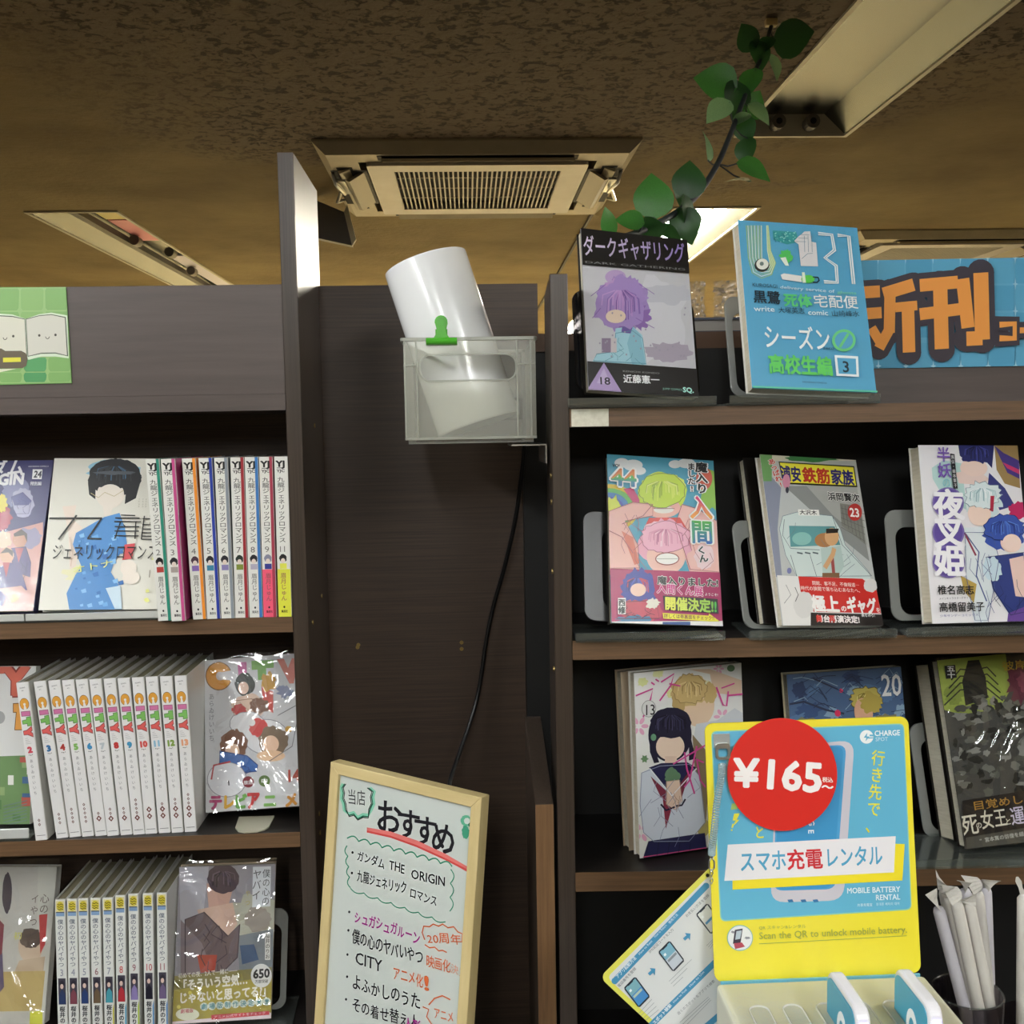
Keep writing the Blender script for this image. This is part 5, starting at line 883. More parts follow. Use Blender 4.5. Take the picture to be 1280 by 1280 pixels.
gpoly([(-500, 430), (0, 415), (130, 425), (262, 470), (400, 425), (520, 410), (680, 440), (695, 870), (560, 850), (420, 850), (300, 880), (100, 850), (-500, 870)], '#d9e6cc')
gpoly([(-500, 445), (0, 432), (130, 440), (258, 470), (280, 850), (140, 830), (-500, 850)], '#57604f'); gpoly([(262, 470), (400, 436), (520, 426), (665, 456), (688, 850), (560, 820), (420, 822), (284, 850)], '#57604f')
gpoly([(-500, 455), (0, 442), (130, 450), (252, 476), (272, 845), (140, 822), (-500, 840)], '#dcd9c8'); gpoly([(270, 476), (400, 444), (520, 434), (655, 464), (676, 840), (560, 810), (420, 812), (290, 842)], '#d6d3c6')
for x, y in ((140, 643), (400, 638), (562, 634), (-20, 648)): a.ell(x, y, 12, 13, '#4a463e')
for x, y in ((58, 655), (482, 650)): a.line([(x-20, y), (x-12, y+18), (x, y+23), (x+12, y+18), (x+20, y)], 7, '#4a463e')
gpoly([(-500, 770), (20, 765), (60, 790), (220, 790), (265, 815), (285, 870), (270, 940), (230, 965), (-500, 970)], '#6c6150'); gpoly([(38, 858), (214, 856), (216, 900), (38, 904)], '#e4dc4c'); gpoly([(-500, 975), (170, 970), (0, 1005), (-500, 1010)], '#e6e8cc')
p = a.build('sign_print', gs, printmat('satin_ink', .3, coat=.3)); p.location.y = -.0012
# ------------------------------------------------------------------ frosted bin with a white tube, clip, bracket, cable
BX0, BX1, BY0, BY1, BZ0, BZ1 = -.0655, .0725, 1.05, 1.215, 1.590, 1.695
bi = empty('storage_bin', ((BX0+BX1)/2, (BY0+BY1)/2, BZ0), 'frosted translucent plastic bin with a handle slot, fixed to the right upright', 'bin')
hx, hy, H = (BX1-BX0)/2, (BY1-BY0)/2, BZ1-BZ0; t = .0014
out = rrect(-hx+.003, hx-.002, .004, H, .004); inn = rrect(-hx+.020, hx-.0225, H-.041, H-.0165, .010)
MB().ring_y(out, inn, -hy, -hy+t).build('front_wall', BINM, bi)
MB().box(-hx+.003, hx-.002, hy-t, hy, .004, H).build('back_wall', BINM, bi)
MB().box(-hx+.003, -hx+.003+t, -hy+t, hy-t, .004, H).build('side_wall', BINM, bi); MB().box(hx-.002-t, hx-.002, -hy+t, hy-t, .004, H).build('side_wall', BINM, bi)
MB().box(-hx+.006, hx-.005, -hy+.002, hy-.002, 0, .004).build('floor_plate', BINM, bi)
BINE = clearmat('frosted_edge', (.9, .9, .84), .08, .3, .72, (.60, .61, .53), translucent=True)
MB().ring_y(rrect(-hx, hx, -hy-.002, hy+.001, .005), rrect(-hx+.003, hx-.003, -hy+.0005, hy-.002, .004), 0, .0035)
rm = MB().ring_y(rrect(-hx, hx, -hy-.0025, hy+.001, .005), rrect(-hx+.0035, hx-.0035, -hy+.0006, hy-.002, .004), -.0018, .0018).mesh(bevel=.0005, seg=1)
rm.transform(Matrix.Translation((0, 0, H)) @ Matrix.Rotation(pi/2, 4, 'X')); 
link('rim', rm, BINE, bi)
fr = MB().ring_y(rrect(-hx+.0185, hx-.021, H-.0425, H-.015, .0115), inn, -hy-.0022, -hy); fr.build('handle_rim', BINE, bi)
for x in (-hx+.016, hx-.021, -hx+.004, hx-.007): MB().box(x-.0007, x+.0007, -hy-.0022, -hy, .005, H-.0018).build('rib', BINE, bi)
for x0, x1 in ((-hx+.003, -hx+.016), (hx-.021, hx-.002)): MB().box(x0, x1, -hy-.0014, -hy, H-.0265, H-.0255).build('rib', BINE, bi)
MB().box(-hx+.003, hx-.002, -hy-.0018, -hy, .004, .0065).build('base_rim', BINE, bi)
# tube: axis leaning left
A0 = Vector((.0125, 1.118, 1.6085)); B0 = P(531, 326, 1.118); B0.y = 1.132; ax = (B0-A0).normalized(); Rr = .0455
q = ax.to_track_quat('Z', 'Y'); L_ = (B0-A0).length
tb = empty('white_tube', label='glossy white tube leaning left in the frosted bin', cat='tube', M=Matrix.Translation(A0) @ q.to_matrix().to_4x4())
prof = [(0, 0), (Rr*.97, 0), (Rr*.995, .0012), (Rr, .003), (Rr, L_-.002), (Rr*.995, L_-.0006), (Rr*.97, L_), (0, L_)]
m = MB(); n = 72
m.loft([[(r_*cos(2*pi*k/n), r_*sin(2*pi*k/n), z_) for k in range(n)] for r_, z_ in prof[1:-1]]); o = m.build('body', mat('glossy_white', '#e6e6e4', .22, coat=.5), tb)
for p_ in o.data.polygons: p_.use_smooth = len(p_.vertices) == 4
MB().prism_z([(-.013, -.004), (-.010, .005), (.0, .008), (.004, .0), (.0, -.006)], 0, .0008).build('clear_tab', ACRY, tb).matrix_local = Matrix.Translation((-Rr-.004, -.004, L_-.006)) @ Matrix.Rotation(radians(25), 4, 'Y')
# green bulldog clip
GR = mat('green_enamel', '#4fae30', .25, coat=.4)
gc = P(552, 427, 1.046); cl = empty('bulldog_clip', (gc.x, 1.0475, BZ1+.0005), 'bright green bulldog clip on the front rim of the frosted bin', 'clip')
jaw = MB().tube([(-.0155, -.003, -.003), (.0155, -.003, -.003)], .0036, 12); jaw.build('front_jaw', GR, cl, smooth=False)
MB().tube([(-.0155, .0085, -.003), (.0155, .0085, -.003)], .0036, 12).build('rear_jaw', GR, cl)
for y, nm in ((-.0035, 'front_grip'), (.0085, 'rear_grip')):
    pts = [(-.0085, -.001), (-.0055, .004), (-.0045, .008)]+[(.0065*cos(t_), .016+.0065*sin(t_)) for t_ in [pi+.5-i*(pi+1)/10 for i in range(11)]]+[(.0045, .008), (.0055, .004), (.0085, -.001)]
    MB().prism_y(pts, y-.0007, y+.0007).build(nm, GR, cl, bevel=.0003, seg=1)
g_ = MB(); g_.ring_y([(.0042*cos(a_), .016+.0042*sin(a_)) for a_ in [i*2*pi/16 for i in range(16)]], [(.003*cos(a_), .016+.003*sin(a_)) for a_ in [i*2*pi/16 for i in range(16)]], -.0052, -.0042); g_.build('embossed_ring', GR, cl)
MB().tube([(-.006, .0028, .006), (.006, .0028, .006)], .0034, 12).build('spring', GR, cl)
# shelf bracket carrying the bin
br = empty('bracket', (.077, 1.10, 1.588), 'thin grey metal bracket under the frosted bin', 'bracket')
MB().box(-.032, .004, -.045, .055, -.0016, -.0002).build('plate', STEEL, br); MB().box(.0026, .004, -.045, .055, -.02, -.0016).build('flange', STEEL, br)
# cable
cb_pts = [P(656, 545, 1.24), P(654, 575, 1.25), P(648, 625, 1.27), P(641, 665, 1.285), P(629, 715, 1.30), P(617, 757, 1.31), P(608, 800, 1.312), P(603, 835, 1.312), P(597, 870, 1.31), P(587, 905, 1.30), P(573, 945, 1.28), P(563, 975, 1.26), P(558, 1010, 1.24), P(556, 1090, 1.21), P(552, 1200, 1.18), P(548, 1330, 1.16)]
def smooth_path(pts, k=5):
    out = []
    for i in range(len(pts)-1):
        p0, p1, p2, p3 = pts[max(i-1, 0)], pts[i], pts[i+1], pts[min(i+2, len(pts)-1)]
        for j in range(k):
            t_ = j/k; out.append(.5*((2*p1)+(p2-p0)*t_+(2*p0-5*p1+4*p2-p3)*t_*t_+(3*p1-p0-3*p2+p3)*t_**3))
    return out+[pts[-1]]
tag(MB().tube(smooth_path([Vector(p_) for p_ in cb_pts]), .0028, 10).build('power_cable', BLK, smooth=True), 'black cable hanging down the brown back board from the bin', 'cable')
pl = empty('plug', (.052, 1.175, 1.626), 'small dark metal device lying in the bin behind the white tube', 'device')
MB().box(-.012, .012, -.012, .012, -.012, .014).build('body', mat('dark_brown_plastic', '#2a1f18', .4), pl, bevel=.002); MB().box(-.005, .007, -.015, -.012, -.006, .01).build('metal_face', STEEL, pl, bevel=.001)
# ------------------------------------------------------------------ framed whiteboard on the counter
TL = P(413, 952, 1.15); TR = P(611, 999.5, 1.035); BLp = P(404, 1280, 1.125)
ex = (TR-TL).normalized(); ez = (TL-BLp); ez = (ez-ex*ez.dot(ex)).normalized(); ey = ez.cross(ex)
WBW = (TR-TL).length*.958; WBH = (TL.z-.9035)/ez.z
WM = Matrix(((ex.x, ey.x, ez.x, TL.x), (ex.y, ey.y, ez.y, TL.y), (ex.z, ey.z, ez.z, TL.z), (0, 0, 0, 1)))
wb = empty('whiteboard', label='whiteboard in a pale wooden frame with handwritten Japanese recommendations', cat='whiteboard', M=WM @ Matrix.Translation((0, 0, -WBH)))
PINE = mat('pine_wood', '#d9c592', .5, noise=((6, 6, 60), .25, '#c2ab74')); PINEV = mat('pine_wood_upright', '#d9c592', .5, noise=((60, 60, 6), .25, '#c2ab74'))
fw = .0125; ft = .016
MB().box(fw-.002, WBW-fw+.002, .004, .008, fw-.002, WBH-fw+.002).build('board', mat('whiteboard_face', '#c9cfc9', .2, coat=.3), wb)
for nm, pts in (('frame_rail', [(0, WBH), (WBW, WBH), (WBW-fw, WBH-fw), (fw, WBH-fw)]), ('frame_rail', [(0, 0), (fw, fw), (WBW-fw, fw), (WBW, 0)])): MB().prism_y(pts, 0, ft).build(nm, PINE, wb, bevel=.0006, seg=1)
for nm, pts in (('frame_stile', [(0, 0), (0, WBH), (fw, WBH-fw), (fw, fw)]), ('frame_stile', [(WBW, 0), (WBW-fw, fw), (WBW-fw, WBH-fw), (WBW, WBH)])): MB().prism_y(pts, 0, ft).build(nm, PINEV, wb, bevel=.0006, seg=1)
Wf = WM @ Matrix.Translation((0, .004, -WBH)); WI = Wf.inverted()
def wpl(x, y):
    px, py = 380+x/3.047, 860+y/3.047; o = WI @ CAM; d = WI.to_3x3() @ ray(px, py); t_ = -o.y/d.y; q_ = o+d*t_; return q_.x, q_.z
src = ((130, 1270), (640, 1270), (655, 500), (135, 335)); a = Art(src, .1, .1); a.h = homog(src, [wpl(*s_) for s_ in src]); a.c = (fw, WBW-fw, fw, WBH-fw)
K = '#16141c'; G1 = '#3f9474'; G2 = '#1f6a50'; RD_ = '#d8504c'; OG = '#dd6a3a'; PU = '#a82a8c'
def scallop(x0, y0, x1, y1, n, r, col, wd=4):
    pts = []; dx, dy = (x1-x0)/n, (y1-y0)/n; l = hypot(dx, dy); nx, ny = dy/l, -dx/l
    for i in range(n):
        for j in range(7):
            t_ = j/6; h_ = sin(pi*t_)*r; pts.append((x0+dx*(i+t_)+nx*h_, y0+dy*(i+t_)+ny*h_))
    a.line(pts, wd, col)
a.text('当店', 166, 436, 236, 444, 62, K, -.004)
for w_, c_, o_ in ((9, '#7fc4a8', 6), (4, G2, 0), (3, K, -5)): a.line([(155-o_, 365), (145-o_, 380), (150-o_, 400), (147-o_, 420), (155-o_, 440), (158-o_, 465), (172, 485-o_), (190, 480-o_), (205, 498-o_), (225, 488-o_), (245, 490-o_), (252+o_, 462), (262+o_, 440), (258+o_, 415), (264+o_, 395), (246+o_, 380)], w_, c_)
for i, (ch, x, y, h_) in enumerate((('お', 270, 532, 138), ('す', 348, 556, 128), ('す', 412, 582, 128), ('め', 480, 612, 132))): a.text(ch, x, y, x+h_*.76, y+h_*.16, h_, K, .022)
a.line([(240, 540), (330, 556), (430, 590), (540, 642), (634, 697)], 15, '#dd7470'); a.line([(240, 546), (330, 566), (430, 602), (540, 652), (634, 700)], 6, RD_)
for x, y, r1, r2, c_ in ((618, 505, 22, 22, '#5fae8c'), (622, 506, 12, 12, '#c9cfc9'), (616, 548, 14, 26, G1), (646, 510, 10, 22, G1), (652, 562, 10, 28, G1), (638, 520, 12, 10, G2)): a.ell(x, y, r1, r2, c_, jag=.1)
scallop(165, 572, 565, 680, 9, 14, G1); scallop(178, 760, 165, 600, 4, 10, G1, 3.5); scallop(560, 690, 556, 850, 3, 13, G1, 3.5); scallop(540, 890, 178, 762, 7, 10, G1, 3.5)
a.ell(186, 626, 4, 5, K); a.text('ガンダム', 202, 652, 308, 688, 44, K, .012, jit=.06); a.text('THE', 325, 690, 384, 707, 50, K, .012, jit=.03); a.text('ORIGIN', 408, 722, 540, 756, 50, K, .012, jit=.03)
a.ell(184, 704, 4, 5, K); a.text('九龍ジェネリック', 203, 732, 392, 784, 50, K, .012, jit=.07); a.text('ロマンス', 402, 792, 508, 830, 44, K, .012, jit=.05)
a.ell(174, 852, 4, 5, K); a.text('シュガシュガルーン', 192, 884, 442, 972, 52, PU, .02, jit=.08)
a.ell(171, 922, 4, 5, K); a.text('僕の心のヤバいやつ', 184, 964, 454, 1052, 60, K, .012, jit=.08)
a.text('20周年', 472, 968, 606, 972, 44, OG, .008, jit=.05); a.line([(462, 958), (452, 930), (458, 906), (480, 908), (494, 898), (515, 906), (530, 898), (550, 912), (572, 908), (588, 928), (606, 935), (604, 968)], 4, OG); a.line([(462, 976), (480, 988), (500, 986), (515, 1000), (530, 998), (546, 1006)], 4, OG)
a.text('映画化', 466, 1054, 560, 1080, 50, OG, .006, jit=.04); a.text('決', 560, 1080, 590, 1090, 40, '#dd9a80', .0); a.text('定', 592, 1092, 628, 1106, 40, '#dd9a80', .0)
a.ell(168, 1014, 4, 5, K); a.text('CITY', 196, 1048, 298, 1080, 64, K, .008, jit=.03); a.text('アニメ化', 340, 1104, 458, 1136, 56, OG, .01, jit=.06); a.text('!', 456, 1146, 484, 1152, 76, OG, .03)
a.ell(167, 1098, 4, 5, K); a.text('よふかしのうた', 184, 1140, 446, 1220, 62, K, .012, jit=.08)
a.ell(163, 1184, 4, 5, K); a.text('その着せ替え人', 184, 1226, 440, 1300, 58, K, .008, jit=.08); a.text('アニメ', 496, 1252, 574, 1272, 48, OG, .006); a.line([(455, 1212), (478, 1222), (470, 1250), (490, 1280)], 4, OG); a.line([(478, 1205), (500, 1180), (530, 1170), (560, 1185)], 4, OG)
a.text('人形', 385, 1290, 450, 1305, 46, PU, .02)
p = a.build('handwriting', wb, INKM); p.matrix_local = Matrix.Translation((0, .004, 0))
# ------------------------------------------------------------------ battery rental stand
YEL = '#ecdc3c'; BLU = '#62b0ce'
SM = pose(.2751, .7932, 1.1557, .2, 7.8, -.3); SW, SH = .1695, .2066
sg = empty('rental_sign', label='yellow and light blue sign plate with a red price disc', cat='sign', M=SM)
MB().prism_y(rrect(-SW/2, SW/2, 0, SH, .007, 6), 0, .0022).build('plate', mat('yellow_plate', YEL, .25, coat=.3), sg)
src = ((117, 1237), (1038, 1194), (978, 53), (78, 89)); a = Art(src, SW, SH)
def rpoly(x0, y0, x1, y1, x2, y2, x3, y3, r, c):       # rounded quad TL,TR,BR,BL
    P4 = [(x0, y0), (x1, y1), (x2, y2), (x3, y3)]; pts = []
    for i in range(4):
        p0, p1, p2 = P4[i-1], P4[i], P4[(i+1) % 4]; d1 = hypot(p0[0]-p1[0], p0[1]-p1[1]); d2 = hypot(p2[0]-p1[0], p2[1]-p1[1])
        s1 = (p1[0]+(p0[0]-p1[0])*r/d1, p1[1]+(p0[1]-p1[1])*r/d1); s2 = (p1[0]+(p2[0]-p1[0])*r/d2, p1[1]+(p2[1]-p1[1])*r/d2)
        for j in range(6): t_ = j/5; pts.append(tuple((1-t_)**2*s1[k]+2*t_*(1-t_)*p1[k]+t_*t_*s2[k] for k in (0, 1)))
    a.poly(pts, c)
rpoly(105, 122, 960, 84, 995, 912, 142, 965, 26, '#8fc8b0'); rpoly(110, 127, 956, 89, 990, 907, 147, 960, 24, BLU)
rpoly(395, 190, 740, 158, 690, 870, 365, 880, 66, '#c9c4cc'); rpoly(400, 200, 704, 178, 655, 820, 378, 828, 44, '#4f9ccc'); rpoly(408, 210, 692, 184, 640, 815, 384, 825, 40, '#3f92c4')
for x in (440, 498, 552): a.poly([(x, 867), (x+22, 865), (x+28, 877), (x+6, 879)], '#2f6a9c')
a.text('CHARGE', 552, 350, 556, 585, 40, '#e8ecf0', .03, vert=True) if 0 else None
for i, ch in enumerate('RGE'):      # rotated letters on the battery
    v, f, adv = glyph(ch, .02); a.k += 1; c0 = a.h(550-i*2, 488+i*38); S_ = .0066
    for fc in f: a.face([(c0[0]+(v[k][1]-.34)*S_, c0[1]-(v[k][0]-adv/2)*S_) for k in fc], lin('#eef2f4'))
a.ell(793, 144, 30, 30, '#f0f2f0'); a.poly([(800, 146), (824, 146), (824, 150), (800, 152)], BLU); a.poly([(796, 126), (780, 148), (792, 148), (788, 164), (806, 142), (794, 142)], BLU); a.poly([(806, 134), (826, 134), (822, 142), (806, 142)], BLU)
a.text('CHARGE', 828, 140, 942, 136, 33, '#eef2f0', .025); a.text('SPOT', 832, 163, 888, 161, 24, '#cfe4ea', -.005)
a.text('行き先で、', 848, 200, 815, 575, 62, '#eadf3c', .012, vert=True); a.text('と', 294, 592, 342, 590, 62, '#e4dc44', .02); a.poly([(205, 485), (230, 483), (216, 512), (228, 512), (200, 540), (212, 515), (198, 515)], '#e4dc44'); a.line([(200, 530), (196, 548)], 7, '#e4dc44'); a.ell(194, 558, 4, 4, '#e4dc44'); a.poly([(195, 440), (222, 438), (220, 465), (190, 468)], '#a8c46a')
a.poly([(196, 790), (960, 618), (952, 780), (198, 822)], '#f0dc30'); a.poly([(920, 617), (962, 618), (952, 780), (196, 822), (196, 780)], '#f0dc30'); a.poly([(176, 622), (922, 583), (914, 744), (160, 783)], '#e9e6e8')
a.text('スマホ', 228, 736, 438, 726, 100, '#4fa0c4', .022); a.text('充電', 438, 726, 600, 718, 96, '#cc2a34', .026); a.text('レンタル', 606, 716, 866, 704, 98, '#4fa0c4', .018)
a.text('MOBILE BATTERY', 704, 838, 942, 830, 35, '#eaf2f4', .018); a.text('RENTAL', 832, 868, 942, 864, 34, '#eaf2f4', .018); a.text('共享充電宝', 750, 896, 818, 893, 15, '#cfe6ee', .01); a.text('휴대폰 배터리 대여', 834, 892, 940, 888, 15, '#cfe6ee', .005)
a.ell(228, 1036, 58, 58, '#7fb4a8'); a.ell(228, 1036, 54, 54, '#e6e6e4'); a.poly([(205, 1000), (240, 994), (230, 1060), (196, 1062)], '#3a3440'); a.poly([(212, 1006), (236, 1002), (228, 1040), (206, 1044)], '#b8c4cc'); a.poly([(200, 1060), (236, 1056), (250, 1075), (206, 1086)], '#b04a58'); a.ell(260, 1036, 12, 6, '#8a8a90', jag=.3); a.ell(196, 1010, 8, 5, '#8a8a90', jag=.3)
a.text('QR スキャン&レンタル', 312, 998, 522, 990, 19, '#8a9a4a'); a.text('Scan the QR to unlock mobile battery.', 312, 1042, 974, 1012, 44, '#96a044', .006); a.line([(312, 1062), (970, 1026)], 2.5, '#86964a')
a.ell(412, 308, 246, 238, '#8fb0a8'); 
p = a.build('sign_print', sg); p.location.y = 0
dc = a.h(413, 307); disc = MB(); rx_ = (a.h(655, 300)[0]-a.h(171, 310)[0])/2
disc.prism_y([(dc[0]+rx_*cos(t_*pi/36), dc[1]+rx_*sin(t_*pi/36)) for t_ in range(72)], -.0042, -.0034); dd = disc.build('price_disc', mat('red_sheet', '#d32a22', .3), sg)
h0 = a.h; a = Art(src, SW, SH); a.h = h0; a.text('¥', 200, 360, 306, 362, 168, '#f2ece8', .035); a.text('165', 312, 364, 590, 384, 178, '#f2ece8', .035, ); a.text('税込', 588, 338, 636, 340, 24, '#f2e0d8', .03); a.text('〜', 584, 378, 638, 380, 46, '#f2ece8', .04)
p = a.build('price_lettering', dd); p.location.y = -.0042
# metal clip on the plate and the coiled cord holding the card
def sp_(x, y, off=-.001): q_ = h0(x, y); return SM @ Vector((q_[0], off, q_[1]))
q0 = h0(114, 134); q1 = h0(188, 192); MB().box(q0[0], q1[0], -.0012, -.0001, q1[1], q0[1]).build('clip_plate', mat('grey_clip_plate', '#b9bdbc', .3, metal=.6), sg)
q2 = h0(152, 205); mm = MB(); mm.ring_y(rrect(q2[0]-.006, q2[0]+.006, q2[1]-.007, q2[1]+.006, .003), rrect(q2[0]-.004, q2[0]+.004, q2[1]-.005, q2[1]+.002, .002), -.0045, -.0015); mm.build('buckle', STEEL, sg)
path = smooth_path([sp_(145, 262, -.006), sp_(140, 330, -.006), sp_(122, 430, -.006), sp_(108, 540, -.008), sp_(92, 620, -.012), sp_(90, 650, -.012)], 40)
hel = []; up = Vector((1, 0, 0)); 
for i, p_ in enumerate(path): t_ = i/len(path)*48*2*pi; hel.append(p_+Vector((cos(t_)*.0028, sin(t_)*.0028, 0)))
hel2 = [path[0]+(path[-1]-path[0])*0]
cord = MB().tube([hel[0]]+[h_ for h_ in hel], .00055, 5)
# finer helix
hel = []; N_ = 48*9
for i in range(N_+1):
    f_ = i/N_*(len(path)-1); k_ = min(int(f_), len(path)-2); p_ = path[k_].lerp(path[k_+1], f_-k_); t_ = i/9*2*pi; hel.append(p_+Vector((cos(t_)*.0026, sin(t_)*.0026, 0)))
cdm = clearmat('teal_cord', (.6, .8, .82), .2, .15, .6, (.45, .62, .66))
tag(MB().tube(hel, .0006, 5).build('coiled_cord', cdm, smooth=True), 'thin coiled clear cord hanging from the clip on the yellow sign', 'cord')
hk = empty('hook', sp_(90, 690, -.012), 'small metal snap hook at the end of the coiled cord', 'hook')
MB().tube([(0, 0, .006), (.002, 0, .002), (.0022, 0, -.003), (0, 0, -.006), (-.0022, 0, -.003), (-.002, 0, .002), (0, 0, .006)], .0007, 8).build('loop', STEEL, hk, smooth=True); MB().tube([(0, 0, .005), (0, 0, .011)], .0016, 10).build('swivel', STEEL, hk)
for i_ in range(2): MB().tube([(0, 0, -.005-.006*i_), (.0014, .001, -.008-.006*i_), (0, .001, -.011-.006*i_), (-.0014, 0, -.008-.006*i_), (0, 0, -.005-.006*i_)], .0005, 6).build('chain_link', STEEL, hk, smooth=True)
# hanging card
CY = .812; Lc = P(750, 1222, CY); Tc = P(899, 1073, CY); exc = (Tc-Lc).normalized(); Ld = P(803, 1294, CY); dz = (Lc-Ld); dz = (dz-exc*dz.dot(exc)).normalized(); eyc = dz.cross(exc)
CW = (Tc-Lc).length; CH = .17
CMx = Matrix(((exc.x, eyc.x, dz.x, Ld.x), (exc.y, eyc.y, dz.y, Ld.y), (exc.z, eyc.z, dz.z, Ld.z), (0, 0, 0, 1))); og = Lc-dz*CH
for i_ in range(3): CMx[i_][3] = og[i_]
cdv = empty('instruction_card', label='white instruction card with a yellow border hanging tilted behind the yellow sign', cat='card', M=CMx)
MB().prism_y(rrect(0, CW, 0, CH, .006), 0, .0008).build('card_sheet', mat('yellow_card', '#e4e062', .3), cdv)
CI = CMx.inverted()
def cpl(x, y):
    px, py = 740+x/6.4, 1080+y/6.4; o = CI @ CAM; d = CI.to_3x3() @ ray(px, py); t_ = -o.y/d.y; q_ = o+d*t_; return q_.x, q_.z
src = ((500, 1280), (960, 900), (900, 80), (150, 900)); a = Art(src, .1, .1); a.h = homog(src, [cpl(*s_) for s_ in src]); a.c = (0, CW, 0, CH)
inner = rrect(.0042, CW-.0042, .0042, CH-.0042, .004); a.k += 1; a.face(inner, lin('#dfe1e0'))
CB = '#4a94bc'; a.line([(182, 935), (912, 175)], 52, CB); a.ell(182, 935, 26, 26, CB); a.ell(912, 175, 26, 26, CB)
a.line([(470, 1290), (1000, 770)], 50, CB); a.line([(900, 1310), (1040, 1190)], 50, CB)
a.text('アプリ起動方法', 205, 915, 358, 752, 34, '#e8f0f2', .02); a.text('How to Rent', 380, 728, 485, 618, 26, '#d8e8f0', .01); a.text('How to Return', 505, 590, 600, 490, 26, '#d8e8f0', .01); a.text('使用方法', 620, 478, 690, 405, 24, '#d8e8f0', .01)
a.text('スポット検索', 500, 1285, 640, 1130, 34, '#e8f0f2', .03); a.text('How to Find', 655, 1112, 760, 1005, 26, '#d8e8f0', .01); a.text('How to Use', 785, 985, 900, 862, 26, '#d8e8f0', .01)
for t, x0, y0, x1, y1 in (('電話番号を登録', 215, 985, 355, 835), ('SMS認証コードを入力', 462, 712, 655, 525), ('お支払い方法を登録', 755, 425, 940, 250), ('近くのスポットをアプリで検索', 690, 1205, 985, 935)): a.text(t, x0, y0, x1, y1, 27, '#6c7078', .0)
for k in range(4): a.line([(368+k*18, 1198+k*18), (368+k*18+110, 1198+k*18-120+k*10)], 3.5, '#9aa0a4')
for k in range(3): a.line([(615+k*16, 935+k*20), (615+k*16+180-k*50, 935+k*20-175+k*50)], 3.5, '#9aa0a4')
for k in range(3): a.line([(700+k*18, 1265+k*18), (930+k*10, 1060+k*12)], 3.5, '#9aa0a4'); a.line([(915+k*14, 650+k*12), (985, 580+k*12)], 3.5, '#9aa0a4')
for x, y in ((475, 862), (756, 582)): a.line([(x-22, y+18), (x+8, y-8)], 26, CB); a.poly([(x-14, y-34), (x+30, y-30), (x+26, y+26)], CB)
def phone(x, y, c1, c2, c3_):    # tilted handset outline: top corner (x,y)
    ux, uy = 82, -84; vx, vy = 112, 150
    f_ = lambda s_, t_: (x+ux*s_+vx*t_, y+uy*s_+vy*t_)
    a.poly([f_(-.08, .04), f_(.0, -.04), f_(.95, -.04), f_(1.06, .04), f_(1.06, .96), f_(.98, 1.04), f_(.05, 1.04), f_(-.06, .96)], '#2c3440'); a.poly([f_(.02, .02), f_(.97, .02), f_(.97, .97), f_(.02, .97)], c2)
    a.poly([f_(.02, .02), f_(.97, .02), f_(.97, .45), f_(.02, .45)], c1); a.poly([f_(.1, .50), f_(.9, .50), f_(.9, .60), f_(.1, .60)], c3_); a.poly([f_(.25, .0), f_(.75, .0), f_(.72, .05), f_(.28, .05)], '#2c3440'); a.poly([f_(.12, .2), f_(.3, .2), f_(.3, .3), f_(.12, .3)], '#eef4f4')
phone(262, 988, '#7fb0bc', '#4a8cc8', '#b8ccb8'); phone(537, 700, '#7fb4c8', '#c8cfd8', '#8a9098'); phone(838, 400, '#dfe2de', '#d8dad8', '#5a94c0')
a.ell(922, 86, 15, 15, '#101010')
p = a.build('card_print', cdv)
# rental unit with batteries
DZ = 1.157; UX0, UX1, UY0, UY1 = .190, .3605, .55, .789
ru = empty('rental_unit', ((UX0+UX1)/2, (UY0+UY1)/2, .9002), 'cream battery rental station with two batteries in its slots', 'charging station')
CRM = mat('cream_unit', '#d4d2bc', .28, coat=.3); hx, hy = (UX1-UX0)/2, (UY1-UY0)/2; hz = DZ-.9002
MB().box(-hx, hx, -hy, hy, 0, hz).build('body', CRM, ru, bevel=.004, seg=3)
MB().box(-hx+.004, hx-.004, hy-.001, hy+.0008, hz-.03, hz+.001).build('rear_strip', mat('blue_strip', BLU, .3), ru)
slot_x = [.213+.0258*i-(UX0+UX1)/2 for i in range(5)]
for i, x in enumerate(slot_x):
    y0, y1 = .672-(UY0+UY1)/2, .752-(UY0+UY1)/2
    rr = MB().ring_y(rrect(x-.0080, x+.0080, y0, y1, .0072), rrect(x-.0068, x+.0068, y0+.0013, y1-.0013, .0062), -.0022, 0).mesh(bevel=.0005, seg=1)
    rr.transform(Matrix.Translation((0, 0, hz+.0022)) @ Matrix.Rotation(pi/2, 4, 'X') @ Matrix.Scale(-1, 4, (0, 1, 0))) if 0 else rr.transform(Matrix.Translation((0, 0, hz)) @ Matrix.Rotation(-pi/2, 4, 'X'))
    link('slot_rim', rr, mat('slot_rim_white', '#e2e2de', .25, coat=.3), ru)
    sf = MB().prism_y(rrect(x-.0070, x+.0070, y0+.001, y1-.001, .0064), -.0004, 0).mesh(); sf.transform(Matrix.Translation((0, 0, hz+.0006)) @ Matrix.Rotation(-pi/2, 4, 'X')); link('slot_floor', sf, mat('slot_grey_cream', '#c6c6b6', .4), ru)  # slot floor in its own grey-cream tone
film_m = MB().quad((-hx+.004, -.02, hz+.003), (hx-.004, -.02, hz+.003), (hx-.004, hy-.004, hz+.003), (-hx+.004, hy-.004, hz+.003))
film_m.build('clear_sheet', clearmat('deck_film', (.99, .99, .98), .0, .15, .0, bump=(45, 1.0, .006), fres=.35), ru, smooth=True)
